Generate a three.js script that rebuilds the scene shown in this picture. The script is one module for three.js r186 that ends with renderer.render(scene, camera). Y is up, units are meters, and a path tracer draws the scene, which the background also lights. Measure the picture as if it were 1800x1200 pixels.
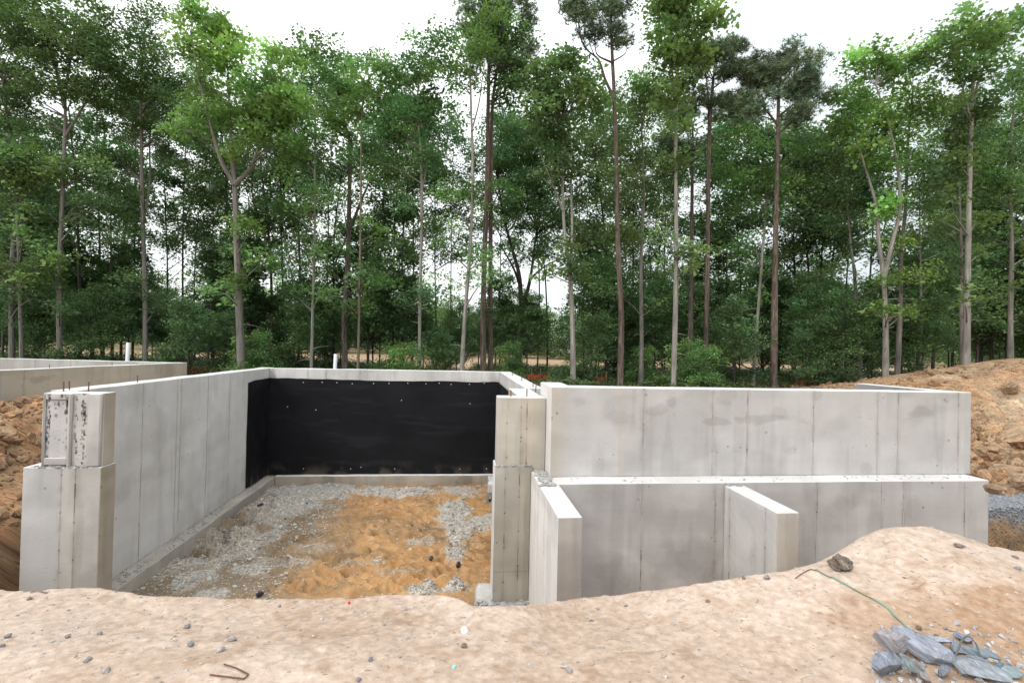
import * as THREE from 'three';
import { mergeGeometries } from 'three/addons/utils/BufferGeometryUtils.js';

// ---------------------------------------------------------------- camera, sky, sun, exposure
const scene = new THREE.Scene();
const camera = new THREE.PerspectiveCamera(70.05, 1024 / 682, 0.05, 2000);
camera.position.set(0, 3.24, 0);
camera.rotation.order = 'YXZ';
camera.rotation.set(0.0119, -0.108, 0.0221);
camera.updateMatrixWorld(true);
const SUN = new THREE.Vector3(-0.56, 0.7, 0.48).normalize();
{
  const W = 512, H = 256, d = new Float32Array(W * H * 4);
  for (let j = 0; j < H; j++) for (let i = 0; i < W; i++) {
    const up = ((j + 0.5) / H - 0.5) * Math.PI, ph = ((i + 0.5) / W - 0.5) * 2 * Math.PI;
    const y = Math.sin(up), x = Math.cos(up) * Math.cos(ph), z = Math.cos(up) * Math.sin(ph);
    const c = x * SUN.x + y * SUN.y + z * SUN.z, k = 4 * (j * W + i);
    let L = y > 0 ? 1.08 + 1.05 * y : 0.3 + 0.78 * Math.exp(y * 14);
    L *= 1 + 0.5 * Math.pow(Math.max(0, c), 4) - 0.42 * Math.max(0, x) + 0.1 * Math.max(0, z);
    const n = 0.5 + 0.25 * Math.sin(4 * x + 7 * y + 1.3 * Math.sin(5 * z)) + 0.25 * Math.sin(9 * x - 6 * z + 2 * Math.sin(6 * y));
    const blue = 0.05 + 0.17 * Math.max(0, x) * (0.6 + 0.4 * n);
    d[k] = L * (1 - blue * 0.95); d[k + 1] = L * (1 - blue * 0.35); d[k + 2] = L * (1 + blue * 0.1); d[k + 3] = 1;
  }
  const t = new THREE.DataTexture(d, W, H, THREE.RGBAFormat, THREE.FloatType);
  t.mapping = THREE.EquirectangularReflectionMapping; t.magFilter = t.minFilter = THREE.LinearFilter; t.needsUpdate = true;
  scene.background = t; scene.environment = t;
}
const sun = new THREE.DirectionalLight(new THREE.Color(1, 0.97, 0.92), 0.95);
sun.position.copy(SUN).multiplyScalar(60); sun.castShadow = true; sun.shadow.radius = 30;
sun.shadow.mapSize.set(2048, 2048);
Object.assign(sun.shadow.camera, { left: -45, right: 45, top: 45, bottom: -45, near: 1, far: 160 });
scene.add(sun); scene.add(sun.target);
const renderer = new THREE.WebGLRenderer({ antialias: true });
renderer.setSize(1024, 682);
renderer.toneMapping = THREE.LinearToneMapping; renderer.toneMappingExposure = 1.1;
renderer.shadowMap.enabled = true;

// ---------------------------------------------------------------- helpers
const R = (seed) => { let s = (seed * 7919 + 12345) | 0; return () => { s = (s + 0x6d2b79f5) | 0; let t = Math.imul(s ^ (s >>> 15), 1 | s); t = (t + Math.imul(t ^ (t >>> 7), 61 | t)) ^ t; return ((t ^ (t >>> 14)) >>> 0) / 4294967296; }; };
const clamp = (x, a = 0, b = 1) => Math.min(b, Math.max(a, x)), lerp = (a, b, t) => a + (b - a) * t;
const ss = (a, b, x) => { const t = clamp((x - a) / (b - a)); return t * t * (3 - 2 * t); };
const hsh = (i, j, k = 0) => { let h = Math.imul(i | 0, 374761393) ^ Math.imul(j | 0, 668265263) ^ Math.imul(k | 0, 2147483647 - 1013904223); h = Math.imul(h ^ (h >>> 13), 1274126177); h ^= h >>> 16; return (h >>> 0) / 4294967296; };
function vn(x, y, k = 0) { const i = Math.floor(x), j = Math.floor(y), u = x - i, v = y - j, a = u * u * (3 - 2 * u), b = v * v * (3 - 2 * v); return lerp(lerp(hsh(i, j, k), hsh(i + 1, j, k), a), lerp(hsh(i, j + 1, k), hsh(i + 1, j + 1, k), a), b); }
function fbm(x, y, o = 4, k = 0) { let s = 0, a = 0.5, t = 0; for (let i = 0; i < o; i++) { s += a * vn(x, y, k + i * 17); t += a; a *= 0.5; x = x * 2.03 + 3.1; y = y * 2.03 + 1.7; } return s / t; }
const v3 = (x, y, z) => new THREE.Vector3(x, y, z);
// pixel of the photograph (1800 x 1200) to a world point: at a depth, or on a level, or on a wall plane, or on the ground
const dir = (px, py) => v3((px - 900) / 856, (600 - py) / 856, -1).applyQuaternion(camera.quaternion);
const at = (px, py, D) => dir(px, py).multiplyScalar(D).add(camera.position);
const onY = (px, py, y) => { const d = dir(px, py); return d.multiplyScalar((y - 3.24) / d.y).add(camera.position); };
const onX = (px, py, x) => { const d = dir(px, py); return d.multiplyScalar(x / d.x).add(camera.position); };
const onZ = (px, py, z) => { const d = dir(px, py); return d.multiplyScalar(z / d.z).add(camera.position); };
const hit = (px, py, H) => { const d = dir(px, py); let t = 0.5; for (let i = 0; i < 6000; i++) { const p = d.clone().multiplyScalar(t).add(camera.position); if (p.y <= H(p.x, p.z)) return p; t += 0.006 + t * 0.0006; } return d.multiplyScalar(t).add(camera.position); };

const names = new Map();
function numbered(n) { const c = names.get(n) ?? 0; names.set(n, c + 1); return c ? n + '_' + String(c).padStart(3, '0') : n; }
function tag(o, label, category, group, kind) { o.userData.label = label; if (category) o.userData.category = category; if (group) o.userData.group = group; if (kind) o.userData.kind = kind; return o; }
function thing(name, label, category, p = [0, 0, 0], group) { const g = new THREE.Group(); g.name = numbered(name); g.position.set(...p); scene.add(g); return tag(g, label, category, group); }
function obj(name, geo, mat, parent = scene) { const m = new THREE.Mesh(geo, mat); m.name = parent === scene ? numbered(name) : name; m.castShadow = m.receiveShadow = true; parent.add(m); return m; }

function tex(W, H, f, srgb = true, wrap = THREE.RepeatWrapping) {       // f(u, v, x, y) -> [r, g, b] 0..255, v up
  const d = new Uint8Array(W * H * 4);
  for (let y = 0; y < H; y++) for (let x = 0; x < W; x++) { const c = f((x + 0.5) / W, (y + 0.5) / H, x, y), k = 4 * (y * W + x); d[k] = clamp(c[0], 0, 255); d[k + 1] = clamp(c[1], 0, 255); d[k + 2] = clamp(c[2], 0, 255); d[k + 3] = 255; }
  const t = new THREE.DataTexture(d, W, H); t.magFilter = THREE.LinearFilter; t.minFilter = THREE.LinearMipmapLinearFilter; t.generateMipmaps = true;
  t.wrapS = t.wrapT = wrap; if (srgb) t.colorSpace = THREE.SRGBColorSpace; t.needsUpdate = true; return t;
}
const std = (p) => new THREE.MeshStandardMaterial({ roughness: 0.92, ...p });

// ---------------------------------------------------------------- ground shapes
// crest of the foreground soil bank, traced once as points in the world
const crest = [[-500, 1040], [-200, 1036], [0, 1040], [130, 1038], [185, 1042], [255, 1049], [380, 1054], [500, 1056], [620, 1052], [700, 1048], [770, 1049], [806, 1056], [832, 1069], [900, 1069], [960, 1062], [1020, 1056], [1100, 1048], [1200, 1031], [1300, 1017], [1380, 1006], [1440, 990], [1485, 972], [1525, 948], [1560, 933], [1595, 927], [1640, 929], [1680, 938], [1710, 950], [1745, 963], [1800, 972], [1900, 985], [2200, 1000]]
  .map(([x, y]) => at(x, y, 3.45 + 0.35 * ss(1400, 1600, x) - 0.25 * ss(780, 840, x) * (1 - ss(900, 1000, x))));
function crestAt(x) { let i = 0; while (i < crest.length - 2 && crest[i + 1].x < x) i++; const a = crest[i], b = crest[i + 1], t = clamp((x - a.x) / (b.x - a.x)); return [lerp(a.y, b.y, t), lerp(a.z, b.z, t)]; }
function bankH(x, z, fine = false) {
  const [yc, zc0] = crestAt(x), zc = zc0 + 0.10 * (fbm(x * 2.3, 4.4, 3, 5) - 0.5);
  const hn = 1.6 + 0.05 * (fbm(x * 1.1, z * 1.1, 3, 9) - 0.5) + 0.06 * ss(1.5, 3, x);
  let h;
  if (z > zc) { const t = ss(0, 1.15 + 0.5 * ss(1.2, 2.6, x), z - zc); h = lerp(yc, hn, t); }
  else { const q = zc - z; h = Math.max(0, yc - (q < 0.12 ? q * q * 5 : 0.072 + (q - 0.12) * (1.25 + 0.5 * vn(x * 3, z * 3, 3)))); }
  if (fine) {
    h += 0.014 * (fbm(x * 5, z * 5, 4, 31) - 0.5) + 0.007 * (fbm(x * 17, z * 17, 3, 57) - 0.5);
    const r = fbm(x * 8 + 4 * z, z * 9, 3, 77); h -= 0.006 * ss(0.62, 0.74, r);           // shallow washed dents
    h += 0.007 * ss(0.66, 0.8, fbm(x * 13, z * 13, 2, 91));
  }
  return h;
}
function G(x, z, fine = true) {
  let h = 1.86 + 0.22 * (fbm(x * 0.12, z * 0.12, 3, 2) - 0.5);
  if (z < -45) h += 0.5 * ss(45, 120, -z) * fbm(x * 0.03, z * 0.03, 3, 7);
  // right-hand mound behind the facade
  const m = ss(8.6, 19, x) * ss(-9.0, -12.6, z) * (1 - ss(-13.2, -18, z));
  h += m * (1.42 - 0.35 * ss(17, 34, x));
  // left platform under the neighbouring foundation
  h = lerp(h, 2.05, (1 - ss(-6.6, -5.8, x)) * ss(-5.2, -6.6, z) * (1 - ss(-12, -15, z)));
  if (fine && z < -5 && z > -17) {
    const rough = x > 7.4 ? ss(7.4, 8.2, x) : 1 - ss(-5.6, -5.0, x);
    h += rough * (x < 0 ? 0.3 : 0.18) * (fbm(x * 1.6, z * 1.6, 5, 21) - 0.5) + rough * 0.1 * (fbm(x * 6, z * 6, 3, 23) - 0.5);
  }
  // excavation
  const pit = 0.02 + 0.06 * (fbm(x * 2, z * 2, 3, 8) - 0.5) - 0.4 * ss(-4.6, -4.3, x) * (1 - ss(0.9, 1.2, x));
  const dl = -4.92 - x + 0.12 * (fbm(z * 1.7, 3.3, 3, 6) - 0.5), dr = x - 9.4, db = -12.9 - z, df = z + 5.4;
  if (x < 7.6) {
    const d = Math.max(dl, db, 0);
    if (z < -4.9) { let lift = dl >= db ? lerp(0.0, 0.95, ss(0, 0.3, d)) + Math.max(0, h - 0.95) * ss(0.05, 1.75, d) : h * ss(0, 0.8, d); if (d < 0.001) lift = 0; h = Math.min(h, pit + lift); }
  } else {
    const w = 0.25 * (fbm(x * 1.9, 7.7, 3, 4) - 0.5), c1 = -6.95 + w, q = c1 - z;
    const shelf = 0.72 * ss(0, 0.28, q), slope = Math.max(0, h - 0.72) * ss(1.0, 5.2, q + 0.2 * w);
    let k = pit + shelf + slope;
    if (q > 1.0) {                                                     // broken, terraced fill
      const amp = ss(1.0, 1.6, q) * (1 - ss(4.2, 5.6, q)), t = fbm(x * 0.9 + 9, z * 2.2, 3, 13);
      k += amp * (0.24 * (Math.abs(((t * 5) % 1) - 0.5) - 0.25) + 0.22 * (fbm(x * 3, z * 3, 4, 15) - 0.5));
    } else if (q > 0.2) k += 0.02 * (vn(x * 8, z * 8) - 0.5);
    h = Math.min(h + 0.2, k);
  }
  return h;
}
// foreground rectangle belongs to the soil bank; the wide ground dips under it
const BK = { x0: -9, x1: 10.5, z0: -5.15, z1: 4 };
function groundH(x, z) {
  if (z > -4.9) {
    const e = Math.min(x - BK.x0, BK.x1 - x, z - BK.z0, BK.z1 - z);
    const b = z > 3 ? 1.6 : bankH(clamp(x, -6, 7), z);
    return b - 0.35 * ss(0, 0.9, e);
  }
  return G(x, z) - (z > -5.15 ? 0 : 0);
}

// ---------------------------------------------------------------- surface textures
const fineBump = tex(512, 512, (u, v, x, y) => { const g = 140 + 60 * (fbm(u * 64, v * 64, 3, 3) - 0.5) + 70 * (hsh(x, y, 5) - 0.5); return [g, g, g]; }, false);
fineBump.repeat.set(1, 1);
// broad soil: uv in metres, vertex colours carry the kind of soil
const soilTex = tex(1024, 1024, (u, v, x, y) => {
  const P = 8, w = (f, k) => { // periodic value noise
    const X = u * f, Y = v * f, i = Math.floor(X), j = Math.floor(Y), a = X - i, b = Y - j, A = a * a * (3 - 2 * a), B = b * b * (3 - 2 * b), m = (q) => ((q % f) + f) % f;
    return lerp(lerp(hsh(m(i), m(j), k), hsh(m(i + 1), m(j), k), A), lerp(hsh(m(i), m(j + 1), k), hsh(m(i + 1), m(j + 1), k), A), B); };
  let g = 205 + 46 * (w(P, 1) - 0.5) + 44 * (w(24, 2) - 0.5) + 44 * (w(70, 3) - 0.5) + 40 * (w(190, 4) - 0.5) + 22 * (hsh(x, y, 6) - 0.5);
  const s = w(120, 8); if (s > 0.84) g *= 0.72; if (s < 0.1) g *= 1.12;
  const red = 10 * (w(16, 9) - 0.5);
  return [g + red, g - red * 0.3, g - red];
});
soilTex.repeat.set(1 / 3, 1 / 3);
const soilBump = soilTex.clone(); soilBump.colorSpace = THREE.NoColorSpace; soilBump.repeat.set(1 / 3, 1 / 3);

function gridMesh(xs, zs, H, colorAt, uvAt) {
  const nx = xs.length, nz = zs.length, p = new Float32Array(nx * nz * 3), c = colorAt && new Float32Array(nx * nz * 3), uv = new Float32Array(nx * nz * 2), idx = [];
  for (let j = 0; j < nz; j++) for (let i = 0; i < nx; i++) {
    const k = j * nx + i, x = xs[i], z = zs[j], y = H(x, z); p.set([x, y, z], 3 * k);
    uv.set(uvAt ? uvAt(x, z) : [x + y * 0.35, z - y * 0.8], 2 * k); if (c) c.set(colorAt(x, z, y), 3 * k);
  }
  for (let j = 0; j < nz - 1; j++) for (let i = 0; i < nx - 1; i++) { const a = j * nx + i, b = a + 1, d = a + nx, e = d + 1; idx.push(a, b, d, b, e, d); }  // zs descending
  const g = new THREE.BufferGeometry(); g.setAttribute('position', new THREE.BufferAttribute(p, 3)); g.setAttribute('uv', new THREE.BufferAttribute(uv, 2)); if (c) g.setAttribute('color', new THREE.BufferAttribute(c, 3));
  g.setIndex(idx); g.computeVertexNormals(); return g;
}
const span = (a, b, step) => { const r = [], n = Math.max(1, Math.round(Math.abs(b - a) / step)); for (let i = 0; i < n; i++) r.push(lerp(a, b, i / n)); return r; };
const grow = (a, b, s0, k) => { const r = []; let x = a, s = s0; while (Math.abs(x) < Math.abs(b)) { r.push(x); x += Math.sign(b - a) * s; s *= k; } r.push(b); return r; };

// ground sheet
{
  const xs = [...grow(-11, -900, 0.6, 1.18).reverse().slice(0, -1), ...span(-11, -8.5, 0.3), ...span(-8.5, -4.6, 0.06), ...span(-4.6, 7.6, 0.45), ...span(7.6, 14, 0.065), ...span(14, 18, 0.3), ...grow(18, 900, 0.6, 1.18)];
  const zs = [...grow(5, 900, 0.8, 1.25).reverse().slice(0, -1), ...span(5, -4.5, 0.4), ...span(-4.5, -13.5, 0.06), ...span(-13.5, -20, 0.16), ...span(-20, -48, 0.6), ...grow(-48, -1500, 1.2, 1.12)];
  const tan = [0.62, 0.41, 0.235], orange = [0.55, 0.29, 0.13], brown = [0.27, 0.155, 0.075], pale = [0.70, 0.51, 0.33], litter = [0.16, 0.12, 0.06], grass = [0.12, 0.15, 0.04], grey = [0.24, 0.25, 0.27];
  const mix = (a, b, t) => a.map((q, i) => lerp(q, b[i], t));
  const col = (x, z, y) => {
    let c = mix(tan, pale, ss(0.35, 0.75, fbm(x * 0.7, z * 0.7, 3, 41)));
    if (x < -4.8 && z > -14) c = mix(c, [0.50, 0.25, 0.11], 0.75 * ss(0.3, 0.6, fbm(x * 1.3, z * 1.3 + y * 3, 3, 49)));
    c = mix(c, orange, 0.65 * ss(0.45, 0.75, fbm(x * 0.9 + 5, z * 1.4, 3, 43)));
    if (z < -5 && z > -16) {
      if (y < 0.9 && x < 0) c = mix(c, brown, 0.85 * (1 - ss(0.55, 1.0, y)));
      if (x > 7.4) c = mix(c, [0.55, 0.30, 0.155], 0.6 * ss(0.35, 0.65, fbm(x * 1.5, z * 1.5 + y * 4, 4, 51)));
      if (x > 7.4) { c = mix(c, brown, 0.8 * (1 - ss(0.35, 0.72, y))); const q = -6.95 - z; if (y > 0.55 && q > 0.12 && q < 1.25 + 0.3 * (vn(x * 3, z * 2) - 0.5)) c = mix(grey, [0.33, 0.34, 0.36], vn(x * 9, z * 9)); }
    }
    const wood = ss(lerp(-13, -17.5, ss(11, 13.5, x)), lerp(-15, -20, ss(11, 13.5, x)), z - 1.5 * (vn(x * 0.3, 1) - 0.5) * 2) * (1 - ss(-36, -42, z)) * (1 - 0.9 * ss(9.5, 12.5, x) * ss(-23, -19, z));
    c = mix(c, mix(litter, grass, ss(0.4, 0.65, fbm(x * 0.5, z * 0.5, 3, 45))), wood);
    const far = ss(-44, -60, z); c = mix(c, mix([0.52, 0.34, 0.19], [0.30, 0.26, 0.10], ss(0.45, 0.7, fbm(x * 0.06, z * 0.06, 3, 47))), far * 0.8);
    return c;
  };
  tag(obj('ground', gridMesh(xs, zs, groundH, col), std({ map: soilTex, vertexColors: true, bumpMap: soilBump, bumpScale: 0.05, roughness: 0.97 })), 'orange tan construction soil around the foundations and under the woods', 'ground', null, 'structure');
}

// foreground soil bank with its own printed soil
{
  const x0 = -4.2, x1 = 6.2, z0 = -4.6, z1 = -1.0, W = 2048, H = 1024;
  const cv = document.createElement('canvas'); cv.width = W; cv.height = H; const g = cv.getContext('2d'); g.fillStyle = '#000'; g.fillRect(0, 0, W, H);
  const r = R(71), mpx = W / (x1 - x0);
  for (let i = 0; i < 150; i++) {                                       // drying cracks
    let x = r() * W, y = r() * H, a = r() * 6.28; g.strokeStyle = `rgba(255,0,0,${0.2 + 0.4 * r()})`; g.lineWidth = 0.6 + r() * 0.6; g.beginPath(); g.moveTo(x, y);
    const n = 3 + r() * 8; for (let k = 0; k < n; k++) { a += (r() - 0.5) * 1.5; x += Math.cos(a) * (4 + r() * 7); y += Math.sin(a) * (4 + r() * 7) * 1.2; g.lineTo(x, y); if (r() < 0.12) { g.moveTo(x - 3, y + 2); } } g.stroke();
  }
  for (let i = 0; i < 12000; i++) {                                      // bits of gravel, bark and straw
    const x = r() * W, y = r() * H, s = 0.5 + r() * r() * 2.6, d = r(); g.fillStyle = d < 0.6 ? `rgba(0,255,0,${0.25 + 0.6 * r()})` : `rgba(0,0,255,${0.15 + 0.4 * r()})`;
    g.save(); g.translate(x, y); g.rotate(r() * 3.14); g.fillRect(-s * (0.6 + r() * 1.6), -s * 0.5, s * (1.2 + r() * 2), s); g.restore();
  }
  for (let i = 0; i < 1500; i++) { const x = r() * W, y = r() * H, a = r() * 3.14, L = 2 + 7 * r() * r(); g.strokeStyle = `rgba(0,255,0,${0.3 + 0.6 * r()})`; g.lineWidth = 0.7 + 0.9 * r(); g.beginPath(); g.moveTo(x, y); g.quadraticCurveTo(x + Math.cos(a) * L + 2 * r(), y + Math.sin(a) * L, x + Math.cos(a + 0.5) * 1.7 * L, y + Math.sin(a + 0.5) * 1.7 * L); g.stroke(); }
  const im = g.getImageData(0, 0, W, H).data;
  const map = tex(W, H, (u, v, x, y) => {
    const X = x0 + u * (x1 - x0), Z = z1 + v * (z0 - z1), k = 4 * (y * W + x);
    const a = fbm(X * 1.2, Z * 1.6, 4, 101), b = fbm(X * 7, Z * 7, 3, 103), c = fbm(X * 30, Z * 30, 2, 105);
    let t = ss(0.3, 0.75, a), col = [lerp(181, 168, t), lerp(161, 146, t), lerp(145, 128, t)];
    const br = ss(1.6, 2.6, X + 0.7 * (a - 0.5)) * (1 - ss(-3.3, -2.9, Z)) * 0; 
    const wet = ss(1.9, 2.7, X) * ss(-2.95, -2.6, Z + 0.25 * (b - 0.5)) * 0.75; col = [lerp(col[0], 152, wet), lerp(col[1], 122, wet), lerp(col[2], 96, wet)];
    const s1 = ss(0.6, 0.72, b) * 0.5 + br; col = [col[0] - 18 * s1, col[1] - 23 * s1, col[2] - 27 * s1];
    const m = 34 * (c - 0.5) + 16 * (hsh(x, y, 3) - 0.5) + 14 * (fbm(X * 14, Z * 14, 2, 109) - 0.5); col = col.map((q) => q + m);
    const cr = im[k] / 255, dk = im[k + 1] / 255, lt = im[k + 2] / 255;
    col = col.map((q, i) => q * (1 - 0.42 * cr)); col = [lerp(col[0], 108, dk), lerp(col[1], 94, dk), lerp(col[2], 86, dk)]; col = [lerp(col[0], 222, lt), lerp(col[1], 205, lt), lerp(col[2], 190, lt)];
    return col;
  }, true, THREE.MirroredRepeatWrapping);
  const bump = tex(W, H, (u, v, x, y) => { const k = 4 * (y * W + x), X = x0 + u * (x1 - x0), Z = z1 + v * (z0 - z1), q = 120 + 90 * (fbm(X * 22, Z * 22, 4, 107) - 0.5) + 26 * (hsh(x, y, 9) - 0.5) - 80 * im[k] / 255 + 50 * im[k + 1] / 255 + 60 * im[k + 2] / 255; return [q, q, q]; }, false, THREE.MirroredRepeatWrapping);
  const xs = [...span(BK.x0, -4.2, 0.12), ...span(-4.2, 6.2, 0.02), ...span(6.2, BK.x1, 0.12), BK.x1], zs = [...span(BK.z1, -1, 0.15), ...span(-1, -4.2, 0.016), ...span(-4.2, BK.z0, 0.04), BK.z0];
  const geo = gridMesh(xs, zs, (x, z) => bankH(x, z, true), null, (x, z) => [(x - x0) / (x1 - x0), (z - z1) / (z0 - z1)]);
  tag(obj('soil_bank', geo, std({ map, bumpMap: bump, bumpScale: 0.013, roughness: 0.98 })), 'pale sandy soil bank across the front of the excavation', 'soil bank', null, 'structure');
}
const bank = (x, z) => bankH(x, z, true);

// ---------------------------------------------------------------- concrete
// seams: positions in metres along u; stains: [u, v, ru, rv, amount]
function concrete(W, H, px, seams, o = {}) {
  const w = Math.min(2048, Math.round(W * px)), h = Math.min(1024, Math.round(H * px)), k = o.seed ?? 1, base = o.base ?? [172, 166, 159], r = R(k + 900);
  const holes = []; for (let i = 0; i < W * H * (o.holes ?? 9); i++) holes.push([r() * W, r() * H, 0.003 + 0.013 * Math.pow(r(), 3)]);
  const map = new Float32Array(w * h); for (const [a, b, q] of holes) { const R0 = Math.max(0.7, q * px), cx = a * px, cy = b * px; for (let y = Math.floor(cy - R0); y <= cy + R0; y++) for (let x = Math.floor(cx - R0); x <= cx + R0; x++) if (x >= 0 && y >= 0 && x < w && y < h && Math.hypot(x - cx, y - cy) <= R0) map[y * w + x] = 1; }
  const f = (u, v, x, y) => {
    const X = u * W, Y = v * H;
    let g = 0, t = 0;
    const a = fbm(X * 1.3, Y * 1.6, 4, k), b = fbm(X * 5, Y * 5, 3, k + 3), l = fbm(X * 0.5, Y * 9, 3, k + 5), s = fbm(X * 9, Y * 0.5, 3, k + 7);
    g += 30 * (a - 0.5) + 13 * (b - 0.5) + 9 * (l - 0.5) + 10 * (s - 0.5) + 9 * (hsh(x, y, k) - 0.5);
    g -= 13 * ss(0.55, 0.68, fbm(X * 1.1 + 7, Y * 1.4, 4, k + 11));                   // damp blotches
    g += 8 * ss(0.58, 0.72, fbm(X * 0.9 + 2, Y * 1.8, 3, k + 13)) - 9 * ss(0.56, 0.7, fbm(X * 7, Y * 0.8 + 3, 3, k + 15));                    // pale bloom
    for (const q of seams) {
      const d = Math.abs(X - q - 0.006 * (fbm(Y * 4, q, 2, k) - 0.5)), on = 0.35 + 0.65 * ss(0.35, 0.6, fbm(Y * 3 + q * 7, q, 3, k + 17));
      if (d < 0.012) { const ty = ((Y + q * 3.7) % 0.41) - 0.2; if (Math.hypot(d, ty) < 0.011) g -= 48; }
      if (d < 0.3) { g -= 30 * (o.seamGain ?? 1) * on * (1 - ss(0.003, 0.012, d)); g -= 16 * (1 - ss(0, 0.06, d)) * ss(0.4, 0.75, fbm(Y * 6, q * 3 + X * 9, 3, k + 19)); t += 1.5 * (1 - ss(0, 0.1, d)); const sp = fbm(Y * 5 + q, q + X * 16, 3, k + 23) - 0.5 * d / 0.02; if (d < 0.025 && sp > 0.62) g -= 55 * ss(0.62, 0.7, sp); }
    }
    for (const [su, sv, ru, rv, am] of o.stains ?? []) { const d = Math.hypot((X - su) / ru, (Y - sv) / rv) + (ru < 0.06 ? 1.8 : 2.1) * (fbm(X * Math.max(4.5, 0.7 / ru) + su, Y * Math.max(3.6, 0.5 / rv), 5, k + 29) - 0.5); g -= (ru < 0.06 ? 1 : 0.8) * am * (1 - ss(0.5, 1.0, d)); }
    if (o.tan) t += o.tan * (0.5 + ss(0.3, 0.7, s));
    if (o.footDirt) t += o.footDirt * (1 - ss(0, 0.35, Y + 0.4 * (b - 0.5)));
    if (o.extra) { const e = o.extra(X, Y, a, b); g += e[0]; t += e[1]; }
    g -= 42 * map[y * w + x];
    return [base[0] + 6 + 0.78 * g + 0.15 * t, base[1] + 7 + 0.78 * g - 0.35 * t, base[2] + 9 + 0.78 * g - 1.25 * t];
  };
  const tx = tex(w, h, f); tx.repeat.set(1 / W, 1 / H); return tx;
}
const cBump = tex(512, 512, (u, v, x, y) => { const q = 128 + 70 * (fbm(u * 40, v * 40, 3, 13) - 0.5) + 40 * (hsh(x, y, 15) - 0.5) - (vn(u * 60, v * 60, 19) > 0.93 ? 60 : 0); return [q, q, q]; }, false);
cBump.repeat.set(0.8, 0.8);
const cMat = (map, p = {}) => std({ map, bumpMap: cBump, bumpScale: 0.005, roughness: 0.9, ...p });
const genericMap = concrete(4, 4, 200, [], { seed: 50 });
const concreteMat = cMat(genericMap);
const topMat = cMat(concrete(3, 3, 160, [], { seed: 53, base: [196, 192, 187], holes: 3 }));
const litSideMat = cMat(concrete(2, 3, 200, [0.35, 0.4], { seed: 54, base: [200, 195, 189], holes: 4, extra: (X, Y) => [10 * (fbm(X * 26, Y * 0.6, 3, 88) - 0.5), 0] }));  // pale concrete for left faces, with some of their light put into the colour
const tanMat = cMat(concrete(2, 3, 200, [], { seed: 55, base: [158, 149, 137], tan: 6 }));
const crumbMat = cMat(concrete(1, 1, 256, [], { seed: 57, base: [172, 168, 161], holes: 60, stains: [[0.3, 0.4, 0.3, 0.2, 20]] }), { bumpScale: 0.02 });
// box of concrete with chamfered, slightly uneven edges; uv in metres from its lower left corner; materials per face: [+x, -x, +y, -y, +z, -z]
function slab(x0, x1, y0, y1, z0, z1, o = {}) {
  const step = o.step ?? 0.22, b = o.bevel ?? 0.009, lo = [x0, y0, z0], hi = [x1, y1, z1], k = o.seed ?? 3;
  const ticks = [0, 1, 2].map((a) => { const n = Math.max(1, Math.round((hi[a] - lo[a]) / step)), t = [lo[a], lo[a] + b]; for (let i = 1; i < n; i++) t.push(lerp(lo[a], hi[a], i / n)); t.push(hi[a] - b, hi[a]); return t; });
  const amp = o.rough ?? 0.003, pos = [], nor = [], uv = [], idx = [], groups = [];
  const move = (p) => {
    const q = p.slice(), on = [0, 1, 2].map((a) => (p[a] === lo[a] ? 1 : p[a] === hi[a] ? -1 : 0)), edges = on.filter(Boolean).length;
    if (edges > 1) { const chip = 0.55 + 0.9 * fbm((p[0] + p[1]) * 5 + 3, p[2] * 5, 3, k + 40) * (o.chip ?? 1); for (let a = 0; a < 3; a++) q[a] += on[a] * b * 0.5 * chip; }
    if (on[1] === -1) q[1] += (o.topWave ?? 0.006) * (fbm(p[0] * 2, p[2] * 2, 3, k) - 0.5) * 2;
    for (let a = 0; a < 3; a++) q[a] += amp * 2 * (fbm(p[(a + 1) % 3] * 3 + k, p[(a + 2) % 3] * 3, 2, k + a) - 0.5) * (on[a] ? 1 : 0);
    return q;
  };
  const skip = o.skip ?? [];
  for (let f = 0; f < 6; f++) {
    const a = f >> 1, s = f & 1 ? lo[a] : hi[a]; if (skip.includes(f)) continue;
    const U = a === 0 ? 2 : 0, V = a === 1 ? 2 : 1, tu = ticks[U], tv = ticks[V], at0 = pos.length / 3, start = idx.length;
    for (const v of tv) for (const u of tu) { const p = []; p[a] = s; p[U] = u; p[V] = v; pos.push(...move(p)); uv.push(u - lo[U] + (o.uo ?? 0), v - lo[V]); }
    for (let j = 0; j < tv.length - 1; j++) for (let i = 0; i < tu.length - 1; i++) { const A = at0 + j * tu.length + i, B = A + 1, C = A + tu.length, E = C + 1; const ccw = (a === 2) === !(f & 1); a === 2 ? (f & 1 ? idx.push(A, C, B, B, C, E) : idx.push(A, B, C, B, E, C)) : (f & 1 ? idx.push(A, B, C, B, E, C) : idx.push(A, C, B, B, C, E)); }
    groups.push([start, idx.length - start, f]);
  }
  const g = new THREE.BufferGeometry(); g.setAttribute('position', new THREE.Float32BufferAttribute(pos, 3)); g.setAttribute('uv', new THREE.Float32BufferAttribute(uv, 2)); g.setIndex(idx); g.computeVertexNormals();
  for (const q of groups) g.addGroup(...q); return g;
}
const six = (front, o = {}) => [o.px ?? concreteMat, o.nx ?? concreteMat, o.py ?? topMat, concreteMat, front ?? concreteMat, o.nz ?? concreteMat];
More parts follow.
